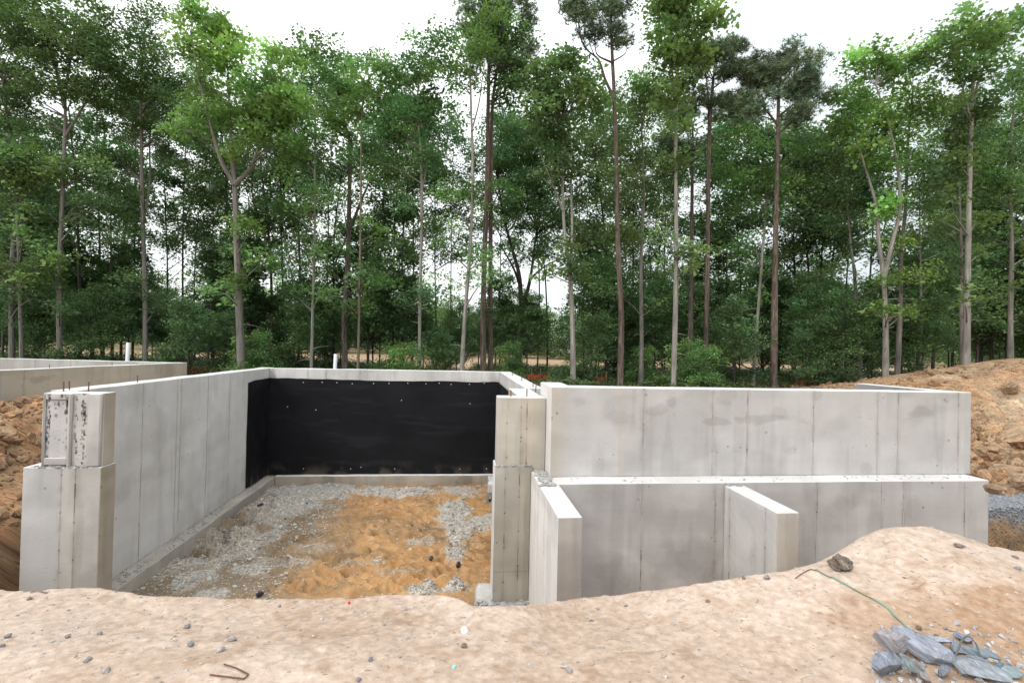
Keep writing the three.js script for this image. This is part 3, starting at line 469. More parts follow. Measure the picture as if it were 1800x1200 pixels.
const stoneMat = (r, g, b, rough = 0.85) => std({ color: new THREE.Color(r, g, b), map: stoneTex, bumpMap: stoneTex, bumpScale: 0.007, roughness: rough });
function place(name, label, cat, geo, mat, px, py, size, rot = [0, 0, 0], H = bank, sink = 0.3, group) {
  const p = hit(px, py, H), m = obj(name, geo, mat); m.scale.set(...size); m.rotation.set(...rot); m.position.set(p.x, H(p.x, p.z) + size[1] * (1 - 2 * sink) * 0.9, p.z); return tag(m, label, cat, group);
}
{
  const B = (a = 0, b = 0, c = 0) => stoneMat(0.33 + a, 0.345 + b, 0.372 + c, 0.85), k = 0.0027;                      // metres per pixel at this depth
  const list = [
    ['large bluish slab lying diagonally across the rock heap', 1638, 1163, 74, 17, 46, [0.25, -0.85, 0.12], B(0.02, 0.02, 0.03), 1, 0.16],
    ['pale glossy bluish slab leaning behind the largest slab', 1646, 1133, 38, 9, 15, [0.3, -0.8, 0.3], B(0.14, 0.15, 0.17), 2, 0.1],
    ['long dark-edged bluish block at the near left of the rock heap', 1555, 1187, 44, 18, 28, [0.05, -0.1, 0.05], B(-0.03, -0.02, 0.0), 3, 0.1],
    ['pinkish grey pointed rock between the long block and the largest slab', 1572, 1153, 40, 17, 16, [0.1, -0.35, -0.15], stoneMat(0.4, 0.37, 0.37), 4, 0.1],
    ['small purplish pebble-sized rock at the far left of the heap', 1566, 1135, 9, 8, 8, [0, 0.3, 0], stoneMat(0.42, 0.36, 0.4), 5, 0.2],
    ['thin bluish sliver at the far tip of the heap', 1578, 1126, 17, 5, 8, [0, -0.5, 0.1], B(0, 0, 0.03), 6, 0.1],
    ['greenish triangular rock wedged at the front of the heap', 1601, 1190, 20, 16, 22, [0.4, 0.4, 0.2], stoneMat(0.33, 0.38, 0.37), 7, 0.0],
    ['broad grey rock right of the largest slab at the picture edge', 1714, 1188, 52, 16, 36, [0.1, -0.3, 0], B(0.0, 0.01, 0), 8, 0.2],
    ['light bluish rock just right of the pale glossy slab', 1680, 1148, 24, 9, 16, [0.1, 0.4, 0.1], B(0.06, 0.08, 0.1), 9, 0.25],
    ['thin violet grey slab at the far right of the heap', 1696, 1128, 34, 6, 14, [0.12, -0.55, 0.06], B(-0.03, -0.03, 0.02), 10, 0.25],
    ['flat teal grey slab half buried right of the black strap', 1728, 1158, 38, 7, 18, [0.12, -0.55, 0.06], stoneMat(0.31, 0.37, 0.4), 11, 0.3],
    ['cream coloured flake at the right of the heap', 1752, 1169, 22, 5, 9, [0.1, -0.6, 0], stoneMat(0.75, 0.7, 0.58), 12, 0.3],
    ['greenish slab at the near right corner of the heap', 1782, 1190, 40, 9, 20, [0.1, -0.3, 0.05], stoneMat(0.33, 0.41, 0.41), 14, 0.25],
    ['brown grey lump under the front of the largest slab', 1618, 1196, 24, 16, 18, [0, 0.8, 0.2], stoneMat(0.42, 0.38, 0.36), 15, 0.2],
  ];
  list.push(['small dark blue rock before the largest slab at the bottom edge', 1658, 1193, 17, 11, 12, [0.3, 0.7, 0.2], B(-0.06, -0.06, -0.05), 16, 0.15], ['blue grey wedge between the largest slab and the broad grey rock', 1683, 1170, 20, 9, 11, [0.2, -0.9, 0.3], B(-0.02, -0.01, 0), 17, 0.1], ['small angular rock at the left foot of the pointed rock', 1545, 1168, 9, 7, 8, [0.3, 0.2, 0.5], B(-0.04, -0.05, -0.06), 18, 0.2],
    ['thin grey splinter lying on the broad grey rock', 1722, 1172, 22, 4, 7, [0.25, -0.4, 0.1], B(0.06, 0.06, 0.07), 19, -0.6], ['small bluish rock between the flat teal slab and the greenish corner slab', 1757, 1180, 14, 8, 10, [0.1, 0.8, 0.2], B(-0.03, 0, 0.02), 20, 0.2], ['narrow bluish splinter left of the pale glossy slab', 1622, 1136, 18, 6, 7, [0.3, -0.75, 0.35], B(0.03, 0.03, 0.05), 21, 0.0], ['small dark rock in the gap below the pointed rock', 1590, 1172, 12, 9, 9, [0.4, 0.1, 0], B(-0.14, -0.15, -0.17), 22, 0.25]);
  for (const [l, x, y, a, b, c, rot, m, s, sink] of list) place('rock', l, 'rock', rockGeo(s * 13 + 2, { cuts: 11, rough: 0.12, detail: 12, near: 0.28 }), m, x, y, [a * 1.06 * k, b * k * 1.6, c * k * 1.12], rot, bank, sink);
  const chip = stoneMat(0.66, 0.6, 0.53);
  [[1643, 1094, 8], [1652, 1099, 7], [1663, 1105, 12], [1672, 1110, 9], [1682, 1113, 7], [1741, 1134, 10], [1770, 1137, 6], [1778, 1127, 9], [1787, 1131, 8], [1793, 1145, 7]].forEach(([x, y, s], i) => place('shale_chip', `pale stone chip, ${['first', 'second', 'third', 'fourth', 'fifth'][i % 5]} ${i < 5 ? 'from the left in the row above the rock heap' : 'from the left in the loose group near the right picture edge'}`, 'stone chip', rockGeo(200 + i, { detail: 2 }), chip, x, y, [s * 0.6 * k, s * 0.25 * k, s * 0.35 * k], [0.1, -0.5 - i, 0], bank, 0.2, i < 5 ? 'pale chips above the rock heap' : 'pale chips at the right edge'));
  { const r = R(66), L = []; for (let i = 0; i < 260; i++) { const p = hit(1530 + 300 * r(), 1100 + 110 * r(), bank), s = 0.004 + 0.02 * Math.pow(r(), 3), v = 0.25 + 0.2 * r(); L.push([v3(p.x, bank(p.x, p.z) + s * 0.25, p.z), s, new THREE.Color(v, v * 1.02, v * 1.06)]); } tag(scatter('rock_chips', L, rockGeo(333, { detail: 2, near: 0.3 }), std({ color: 0xffffff })), 'small grey chips strewn around the rock heap', 'rubble', null, 'stuff'); }
  // stones on the sand
  const gs = stoneMat(0.45, 0.42, 0.41), ps = stoneMat(0.66, 0.61, 0.56), bs = stoneMat(0.42, 0.29, 0.21), bl = stoneMat(0.42, 0.43, 0.45);
  for (const [l, x, y, a, b, m] of [
    ['dark grey stone on the sand, uppermost of the three near the bent wire', 328, 1103, 9, 6, gs], ['round grey stone on the sand right of the two darker ones', 409, 1126, 9.5, 8, ps], ['grey stone on the sand above the bent wire, lower left of the round one', 335, 1136, 9, 6, gs],
    ['flat pale stone just below the round grey stone', 388, 1143, 10, 4, ps], ['small grey stone near the crest under the muddy floor', 491, 1067, 5, 4, bl], ['brown clod on the sand below the white scrap', 816, 1138, 8, 6, bs], ['bluish stone in the middle of the sand', 651, 1162, 6, 5, bl],
    ['bluish stone cut by the bottom picture edge', 630, 1196, 7, 4, bl], ['flat pale stone near the crest left of the column base', 713, 1071, 9, 3.5, ps], ['brown lump near the crest at the left', 52, 1054, 8, 4.5, bs], ['bluish flake on the left sand', 175, 1116, 7, 5, bl],
    ['grey flake on the left sand above the scattered gravel', 118, 1121, 9, 4, gs], ['grey stone at the left picture edge', 14, 1121, 8, 5, gs], ['pale grey flake at the lower left', 187, 1181, 9, 4, ps], ['grey flake left of the wire, low on the sand', 153, 1162, 9, 4, gs], ['blue grey stone at the far left below the edge stone', 3, 1137, 6, 4, bl],
    ['brown stone on the right slope of the sand mound', 1785, 981, 10, 5, bs], ['grey stone at the right picture edge below the mound', 1790, 1001, 8, 5, gs], ['dark flake on the crest beside the second buttress', 1349, 1016, 14, 4, gs], ['dark lump on the crest left of the second buttress', 1308, 1017, 8, 4, bs],
    ['brown clod just above the green strap end', 1617, 1108, 7, 6, bs], ['brown clod right of the green strap', 1647, 1121, 6, 4, bs], ['small grey stone on the sand below the first buttress', 1001, 1180, 9, 5, ps], ['dark stone right below the first buttress', 1040, 1092, 6, 3, gs], ['small dark stone on sand in front of the front wall', 1100, 1066, 6, 3, gs], ['brown shard in the sand right of centre', 1245, 1057, 8, 3, bs]])
    place('stone', l, 'stone', rockGeo(Math.round(x + y), { detail: 3, rough: 0.3 }), m, x, y, [a * k, b * k, a * 0.8 * k], [0, x, 0.1], bank, 0.25);
  place('bark_slab', 'flat brown bark piece on top of the sand mound', 'bark', rockGeo(77, { detail: 4, rough: 0.5 }), stoneMat(0.34, 0.25, 0.2), 1688, 961, [19 * k, 5 * k, 8 * k], [0.1, -0.4, -0.1], bank, 0.25);
  place('soil_clod', 'dark grey clod of dried mud at the foot of the sand mound', 'clod', rockGeo(81, { detail: 14, rough: 1.3, cuts: 3, near: 0.6 }), std({ color: new THREE.Color(0.3, 0.24, 0.19), map: soilTex, bumpMap: soilBump, bumpScale: 0.02 }), 1478, 999, [36 * k, 25 * k, 24 * k], [0, 0.2, 0.05], bank, 0.32);
  place('plastic_scrap', 'white scrap of plastic on the sand', 'scrap', rockGeo(83, { detail: 4, rough: 0.6 }), std({ color: new THREE.Color(0.8, 0.74, 0.72), roughness: 0.5 }), 816, 1110, [12 * k, 4 * k, 9 * k], [0.2, 0.3, 0.1], bank, 0.1);
  place('plastic_scrap', 'tiny red scrap at the crest of the sand', 'scrap', rockGeo(84, { detail: 2 }), std({ color: new THREE.Color(0.85, 0.05, 0.05), roughness: 0.5 }), 613, 1062, [4.5 * k, 5 * k, 4 * k], [0.2, 0.3, 0.1], bank, 0);
  place('plastic_scrap', 'tiny turquoise scrap low on the sand', 'scrap', rockGeo(85, { detail: 2 }), std({ color: new THREE.Color(0.2, 0.6, 0.6), roughness: 0.5 }), 798, 1173, [5 * k, 2 * k, 4 * k], [0.2, 0.3, 0.1], bank, 0.1);
  // small loose stones
  const r = R(52), L = [];
  for (let i = 0; i < 2400; i++) { const x = lerp(-3.4, 4.6, r()), z = -1.5 - 2.3 * r(), s = 0.0022 + 0.009 * Math.pow(r(), 4), left = x < -1 ? 1 : 0.6; if (r() > left) continue; const v = 0.2 + 0.22 * r(), w = r() < 0.4 ? 0.12 : -0.03; L.push([v3(x, bank(x, z) + s * 0.2, z), s, new THREE.Color(v * (1 + w), v, v * (1 - w))]); }
  tag(scatter('loose_gravel', L, crumbGeo, std({ color: 0xffffff })), 'small stones scattered over the sandy bank', 'gravel', null, 'stuff');
}
// strips and wires laid over the bank
function ribbon(pts, w, thick, H, lift) {
  const c = new THREE.CatmullRomCurve3(pts.map(([x, y, up = 0]) => { const p = hit(x, y, H); p.y += up; return p; })), n = 60, p = [], ix = [];
  for (let i = 0; i <= n; i++) { const q = c.getPoint(i / n), t = c.getTangent(i / n), s = v3(-t.z, 0, t.x).normalize().multiplyScalar(w / 2), tw = 0.5 * Math.sin(i * 0.3); const y = Math.max(q.y, H(q.x, q.z) + lift); for (const [a, b] of [[-1, 0], [1, 0], [1, 1], [-1, 1]]) p.push(q.x + s.x * a, y + b * thick + a * w * 0.25 * tw, q.z + s.z * a); }
  for (let i = 0; i < n; i++) for (let k = 0; k < 4; k++) { const a = i * 4 + k, b = i * 4 + (k + 1) % 4; ix.push(a, b, a + 4, b, b + 4, a + 4); }
  const g = new THREE.BufferGeometry(); g.setAttribute('position', new THREE.Float32BufferAttribute(p, 3)); g.setIndex(ix); const ng = g.toNonIndexed(); ng.computeVertexNormals(); return ng;
}
tag(obj('plastic_strap', ribbon([[1434, 1003, 0.015], [1447, 1009], [1475, 1022], [1502, 1037], [1530, 1052], [1560, 1070], [1576, 1086], [1597, 1105], [1618, 1124]], 0.013, 0.0015, bank, 0.004), std({ color: new THREE.Color(0.14, 0.26, 0.2), roughness: 0.5 })), 'long faded green strap running down the sand to the rock heap', 'strap');
tag(obj('plastic_strap', ribbon([[1676, 1170, 0.02], [1684, 1164, 0.06], [1692, 1156, 0.09], [1702, 1152, 0.1], [1714, 1156, 0.08], [1724, 1164, 0.03]], 0.009, 0.003, bank, 0.02), std({ color: new THREE.Color(0.07, 0.08, 0.075), roughness: 0.5 })), 'short dark strap looping over the rock heap', 'strap');
function wire(pts, rad, H) { const P = pts.map(([x, y]) => { const p = hit(x, y, H); p.y = H(p.x, p.z) + rad * 2.2; return p; }); const c = new THREE.CurvePath(); for (let i = 0; i < P.length - 1; i++) c.add(new THREE.LineCurve3(P[i], P[i + 1])); const cc = new THREE.CatmullRomCurve3(P, false, 'catmullrom', 0.1), Q = []; for (let i = 0; i <= 30; i++) { const q = cc.getPoint(i / 30); q.y = Math.max(q.y, H(q.x, q.z) + rad * 1.3); Q.push(q); } return new THREE.TubeGeometry(new THREE.CatmullRomCurve3(Q), 70, rad, 7); }
tag(obj('bent_wire', wire([[368, 1190], [400, 1194], [428, 1196], [436, 1188], [415, 1178], [393, 1170]], 0.0035, bank), rust), 'rusty bent wire hook lying on the sand', 'wire');
tag(obj('twig', wire([[53, 1043], [66, 1041], [82, 1044]], 0.004, bank), std({ color: new THREE.Color(0.2, 0.15, 0.11) })), 'short twig on the sand crest before the left wall end', 'twig');
tag(obj('root', wire([[1398, 1018], [1412, 1008], [1425, 1002], [1434, 1004]], 0.003, bank), std({ color: new THREE.Color(0.16, 0.09, 0.06) })), 'thin brown root poking from the sand beside the strap end', 'root');

// things on the garage floor
{
  const fl = (x, z) => floorH(x, z);
  for (const [l, x, y, w] of [['tan flat scrap, left of three on the far gravel', 698, 861, 9], ['tan flat scrap, middle of three on the far gravel', 726, 863, 6], ['tan flat scrap, right of three on the far gravel', 743, 865, 9]]) place('board_scrap', l, 'scrap', rockGeo(x, { detail: 3, rough: 0.3 }), stoneMat(0.5, 0.36, 0.26), x, y, [w * 0.0125, 0.02, 0.06], [0.05, 0.3, 0.03], fl, 0.1);
  const blk = std({ color: new THREE.Color(0.03, 0.032, 0.04), roughness: 0.7 });
  for (const [l, x, y, w, h] of [['black upright scrap on the mud near the column', 805, 999, 5, 7], ['dark scrap on mud left of the upright one', 757, 985, 5, 4], ['dark blue scrap at the near edge of the mud', 456, 1049, 6, 5], ['black scrap at the foot of the left footing', 457, 890, 8, 4], ['small black scrap on the pale gravel', 539, 886, 3, 2]]) place('membrane_scrap', l, 'scrap', rockGeo(x + 1, { detail: 3, rough: 0.5 }), blk, x, y, [w * 0.009, h * 0.008, 0.03], [0.2, 0.5, 0.2], fl, 0);
  const t = thing('concrete_block', 'grey hollow concrete block on the garage floor beside the column', 'block', onY(871, 880, 0.0).toArray());
  const sh = new THREE.Shape(); sh.moveTo(-0.2, 0); sh.lineTo(0.2, 0); sh.lineTo(0.2, 0.19); sh.lineTo(-0.2, 0.19); sh.lineTo(-0.2, 0);
  for (const c of [-0.095, 0.095]) { const h = new THREE.Path(); h.moveTo(c - 0.065, 0.035); h.lineTo(c - 0.065, 0.155); h.lineTo(c + 0.065, 0.155); h.lineTo(c + 0.065, 0.035); sh.holes.push(h); }
  const bg = new THREE.ExtrudeGeometry(sh, { depth: 0.2, bevelEnabled: true, bevelSize: 0.004, bevelThickness: 0.004, bevelSegments: 1 });
  obj('block_shell', bg, cMat(genericMap, { color: new THREE.Color(0.55, 0.55, 0.54) }), t);
  const b2 = thing('concrete_chunk', 'pale broken concrete chunk stacked on the hollow block', 'concrete chunk', [t.position.x + 0.03, t.position.y + 0.2, t.position.z - 0.02]);
  obj('chunk_body', slab(-0.2, 0.2, 0, 0.2, -0.02, 0.2, { seed: 7, rough: 0.02, step: 0.06, bevel: 0.02 }), six(crumbMat, { nx: crumbMat, px: crumbMat }), b2);
}
// soil clods on the two cut slopes
{
  const r = R(61), L = [], geo = [rockGeo(401, { detail: 2, rough: 0.6, cuts: 6 }), rockGeo(402, { detail: 2, rough: 0.6, cuts: 6 })];
  const cm = std({ color: 0xffffff, map: soilTex, bumpMap: soilBump, bumpScale: 0.03 });
  const col = () => { const t = r(), a = 0.75 + 0.45 * r(); return new THREE.Color(lerp(0.6, 0.5, t) * a, lerp(0.4, 0.27, t) * a, lerp(0.24, 0.13, t) * a); };
  for (let i = 0; i < 2300; i++) { const x = 7.9 + 5.5 * r() * (0.5 + 0.5 * r()), z = -7.9 - 4.6 * r(), s = 0.02 + 0.13 * Math.pow(r(), 3); L.push([v3(x, G(x, z) + s * 0.1, z), v3(s * (1 + 0.7 * r()), s * 0.8, s * (0.8 + 0.5 * r())), col(), [r() * 3, r() * 6, r() * 3]]); }
  for (let i = 0; i < 700; i++) { const x = 8.5 + 8 * r(), z = -12 - 4 * r(), s = 0.015 + 0.07 * Math.pow(r(), 4); L.push([v3(x, G(x, z) + s * 0.1, z), v3(s * (1 + 0.7 * r()), s * 0.8, s), col(), [r() * 3, r() * 6, r() * 3]]); }
  for (let i = 0; i < 1500; i++) { const x = -4.95 - 3 * r(), z = -5.8 - 4 * r(), s = 0.012 + 0.1 * Math.pow(r(), 4), y = G(x, z); if (y < 0.9) continue; L.push([v3(x, y + s * 0.1, z), v3(s * 1.4, s * 0.7, s), col(), [r() * 3, r() * 6, r() * 3]]); }
  tag(scatter('soil_clods', L, geo[0], cm), 'loose orange soil clods on the cut banks beside the foundations', 'soil clods', null, 'stuff');
  const g2 = [];
  for (let i = 0; i < 9000; i++) { const x = 7.8 + 2.6 * r(), z = -7.12 - 1.0 * r(), s = 0.008 + 0.012 * r(), v = 0.12 + 0.16 * r(); g2.push([v3(x, G(x, z) + s * 0.3, z), s, new THREE.Color(v, v * 1.02, v * 1.08)]); }
  tag(scatter('blue_gravel', g2, crumbGeo, std({ color: 0xffffff })), 'blue grey gravel shelf below the right soil bank', 'gravel', null, 'stuff');
  // the largest lumps
  for (const [l, x, y, s, fl] of [['long pale slab of soil on the right bank beside the ledge', 1775, 835, 15, 2.2], ['upright pinkish soil slab beside the end of the front wall', 1722, 795, 10, 0.6], ['big brown soil lump halfway up the right bank', 1776, 683, 13, 1], ['soil lump at the right edge above the gravel shelf', 1795, 850, 12, 1], ['brown soil lump just above the gravel shelf', 1750, 862, 10, 1.2], ['rounded soil lump on the right bank at mid height', 1752, 797, 12, 1.3], ['soil lump left of the short side wall top', 1491, 683, 6, 1.3], ['soil lump on the crest of the right mound', 1643, 656, 8, 1.6], ['flat soil lump on the mound crest beside the pale twin trunk', 1675, 653, 7, 1.8], ['broad overhanging soil lump at the right edge, mid bank', 1788, 770, 18, 1.8]]) {
    const p = hit(x, y, G), d = p.distanceTo(camera.position), q = s * d / 856; const m = obj('soil_lump', rockGeo(Math.round(x * 3 + y), { detail: 4, rough: 0.6, cuts: 7 }), std({ color: new THREE.Color(0.56, 0.37, 0.22), map: soilTex, bumpMap: soilBump, bumpScale: 0.04 }));
    m.scale.set(q * fl, q * 0.75, q * 0.9); m.rotation.set(0.2, x, 0.15); m.position.set(p.x, p.y + q * 0.1, p.z); tag(m, l, 'soil lump');
  }
}
// pipes
{
  const pm = std({ color: new THREE.Color(0.85, 0.86, 0.86), roughness: 0.4 });
  for (const [l, x, y, D] of [['white plastic pipe standing behind the neighbouring foundation', 223, 602, 13.8], ['white plastic pipe standing behind the far garage wall', 588, 622, 13.4]]) {
    const p = at(x, y, D), h = p.y - 1.5, g = new THREE.LatheGeometry([[0.04, h - 0.3], [0.04, h], [0.049, h], [0.049, 0]].map(([r, q]) => new THREE.Vector2(r, q)), 20); const m = obj('vent_pipe', g, pm); m.position.set(p.x, 1.5, p.z); m.rotation.z = -0.02; tag(m, l, 'pipe');
  }
}

// ---------------------------------------------------------------- trees
function leafSprig(seed, n, len, rad, flat) {
  const r = R(seed), P = [], I = [];
  for (let i = 0; i < n; i++) {
    const a = r() * 6.283, q = Math.sqrt(r()) * rad, c = v3(Math.cos(a) * q, (r() - 0.5) * flat, Math.sin(a) * q), L = len * (0.65 + 0.6 * r()), w = L * 0.36;
    const e = new THREE.Euler((r() - 0.5) * 1.5, r() * 6.283, (r() - 0.5) * 1.5), dx = v3(1, 0, 0).applyEuler(e), dz = v3(0, 0, 1).applyEuler(e), up = v3(0, 1, 0).applyEuler(e), b = P.length / 3;
    for (const [u, s, k] of [[-0.5, 0, 0], [0, 1, 0.1], [0.12, 0, 0], [0, -1, 0.1], [0.55, 0, -0.12]]) P.push(...c.clone().addScaledVector(dx, u * L).addScaledVector(dz, s * w).addScaledVector(up, k * L).toArray());
    I.push(b, b + 1, b + 2, b, b + 2, b + 3, b + 2, b + 1, b + 4, b + 2, b + 4, b + 3);
  }
  const g = new THREE.BufferGeometry(); g.setAttribute('position', new THREE.Float32BufferAttribute(P, 3)); g.setIndex(I); g.computeVertexNormals(); return g;
}
function needleTuft(seed) {
  const r = R(seed), P = [], I = [];
  for (let k = 0; k < 5; k++) { const o = v3((r() - 0.5) * 0.36, (r() - 0.5) * 0.16, (r() - 0.5) * 0.36);
    for (let i = 0; i < 15; i++) { const d = v3(r() - 0.5, r() * 0.9 - 0.2, r() - 0.5).normalize(), s = v3(r() - 0.5, r() - 0.5, r() - 0.5).cross(d).normalize().multiplyScalar(0.009), L = 0.13 + 0.09 * r(), b = P.length / 3, a = o.clone(), e = o.clone().addScaledVector(d, L); P.push(...a.clone().add(s).toArray(), ...a.clone().sub(s).toArray(), ...e.toArray()); I.push(b, b + 1, b + 2); } }
  const g = new THREE.BufferGeometry(); g.setAttribute('position', new THREE.Float32BufferAttribute(P, 3)); g.setIndex(I); g.computeVertexNormals(); return g;
}
const sprigs = [leafSprig(1, 28, 0.12, 0.36, 0.28), leafSprig(2, 30, 0.1, 0.38, 0.22), leafSprig(3, 24, 0.14, 0.34, 0.32)];
const tuft = needleTuft(4);
const leafMat = new THREE.MeshPhysicalMaterial({ color: 0xffffff, roughness: 0.75, transmission: 0.5, thickness: 0, side: THREE.DoubleSide, specularIntensity: 0.35 });
const needleMat = std({ color: 0xffffff, roughness: 0.8, side: THREE.DoubleSide });
const GREEN = { bright: [0.2, 0.34, 0.1], mid: [0.158, 0.275, 0.095], dark: [0.12, 0.215, 0.08], pine: [0.11, 0.165, 0.088], deep: [0.115, 0.205, 0.082], lime: [0.17, 0.25, 0.05] };
function barkTex(seed, cw) { return tex(128, 512, (u, v, x, y) => { const q = fbm(u * 14, v * 10, 3, seed) - 0.5, f = fbm(u * 40, v * 26, 2, seed + 3) - 0.5, b = fbm(u * 2, v * 5, 3, seed + 9) - 0.5, g = 190 + 120 * q * cw + 60 * f * cw + 80 * b; return [g, g - 2, g - 5]; }); }
const bk = [barkTex(501, 0.5), barkTex(511, 1.2)];
const BARK = Object.fromEntries(Object.entries({ grey: [0.30, 0.275, 0.25, 0], pale: [0.46, 0.43, 0.39, 0], pine: [0.235, 0.172, 0.142, 1], brown: [0.2, 0.165, 0.14, 1], dark: [0.085, 0.07, 0.058, 1], tan: [0.33, 0.26, 0.2, 0] }).map(([k, [r, g, b, t]]) => [k, std({ color: new THREE.Color(r, g, b), map: bk[t], bumpMap: bk[t], bumpScale: 0.03 })]));
function limbGeo(pts, r0, r1, sides = 8, seed = 1, seg = 6) {
  const c = new THREE.CatmullRomCurve3(pts), n = Math.max(3, (pts.length - 1) * seg), P = [], UV = [], I = [], len = c.getLength();
  for (let i = 0; i <= n; i++) {
    const t = i / n, p = c.getPoint(t), T = c.getTangent(t), A = v3(Math.abs(T.x) > 0.9 ? 0 : 1, 0, Math.abs(T.x) > 0.9 ? 1 : 0).cross(T).normalize(), B = T.clone().cross(A).normalize(), rad = lerp(r0, r1, Math.pow(t, 0.85)) * (1 + 0.14 * (vn(t * len * 1.4, seed, 4) - 0.5)) * (1 + (r0 > 0.12 ? 0.35 * Math.exp(-t * len * 2.5) : 0));
    for (let k = 0; k <= sides; k++) { const a = k / sides * 6.28319, w = rad * (1 + (r0 > 0.1 ? 0.1 : 0) * (vn(k % sides * 1.3, t * len * 0.8, seed) - 0.5)); const q = p.clone().addScaledVector(A, Math.cos(a) * w).addScaledVector(B, Math.sin(a) * w); P.push(q.x, q.y, q.z); UV.push(k / sides, t * len / 3); }
  }
  for (let i = 0; i < n; i++) for (let k = 0; k < sides; k++) { const a = i * (sides + 1) + k, b = a + 1, d = a + sides + 1; I.push(a, d, b, b, d, d + 1); }
  const g = new THREE.BufferGeometry(); g.setAttribute('position', new THREE.Float32BufferAttribute(P, 3)); g.setAttribute('uv', new THREE.Float32BufferAttribute(UV, 2)); g.setIndex(I); g.computeVertexNormals(); return g;
}
let sprigTotal = 0;
// stems: [{pts: [Vector3 local...], r0, r1}] with stems[0] the trunk; clusters: [{p, s, tone}]
function growTree(root, o) {
  const r = R(o.seed), stems = o.stems, samples = [];
  stems.forEach((s, k) => { obj(k ? 'limb' : 'trunk', limbGeo(s.pts, s.r0, s.r1, s.r0 > 0.1 ? 10 : 7, o.seed + k), o.bark, root); const c = new THREE.CatmullRomCurve3(s.pts); for (let i = 0; i <= 24; i++) samples.push([c.getPoint(i / 24), lerp(s.r0, s.r1, i / 24)]); });
  const br = [], inst = [];
  for (const c of o.clusters) {
    let best = null, bd = 1e9;
    for (const [p, rad] of samples) { const h = Math.hypot(p.x - c.p.x, p.z - c.p.z), d = Math.hypot(h, p.y - c.p.y) + 2.2 * Math.max(0, p.y - (c.p.y - 0.45 * h)); if (d < bd) { bd = d; best = [p, rad]; } }
    const a = best[0], e = c.p.clone(); e.y -= 0.05; const L = a.distanceTo(e);
    if (L > 0.25 && L < 7) { const m = a.clone().lerp(e, 0.55); m.y += (o.pine ? -0.02 : 0.1) * L * (r() - 0.2); m.x += (r() - 0.5) * 0.14 * L; m.z += (r() - 0.5) * 0.14 * L; br.push(limbGeo([a, m, e], Math.min(best[1] * 0.6, 0.014 + 0.012 * L), 0.006, 4, o.seed, 3)); }
    const n = o.per * (0.6 + 0.8 * r()) * c.s, tone = (0.6 + 0.8 * r()) * (c.tone ?? 1), yel = 0.88 + 0.22 * r();
    for (let i = 0; i < n; i++) {
      const g1 = (r() + r() + r() - 1.5) * 0.9 * o.spread * Math.sqrt(c.s), g2 = (r() + r() + r() - 1.5) * 0.9 * o.spread * Math.sqrt(c.s), p = v3(c.p.x + g1, c.p.y + (r() + r() - 1) * o.spread * 0.75 - 0.12 * (g1 * g1 + g2 * g2), c.p.z + g2), t = tone * (0.85 + 0.3 * r()), sc = o.sprig * (0.75 + 0.5 * r());
      inst.push([p, sc, new THREE.Color(o.green[0] * t * yel, o.green[1] * t, o.green[2] * t / yel), [(r() - 0.5) * 0.7, r() * 6.28, (r() - 0.5) * 0.7]]);
    }
  }
  if (br.length) obj('branches', mergeGeometries(br), o.bark, root).userData.kind = 'stuff';
  const cr = scatter('crown', inst, o.pine ? tuft : sprigs[o.seed % 3], o.pine ? needleMat : leafMat, root); cr.userData.kind = 'stuff'; sprigTotal += inst.length; return cr;
}
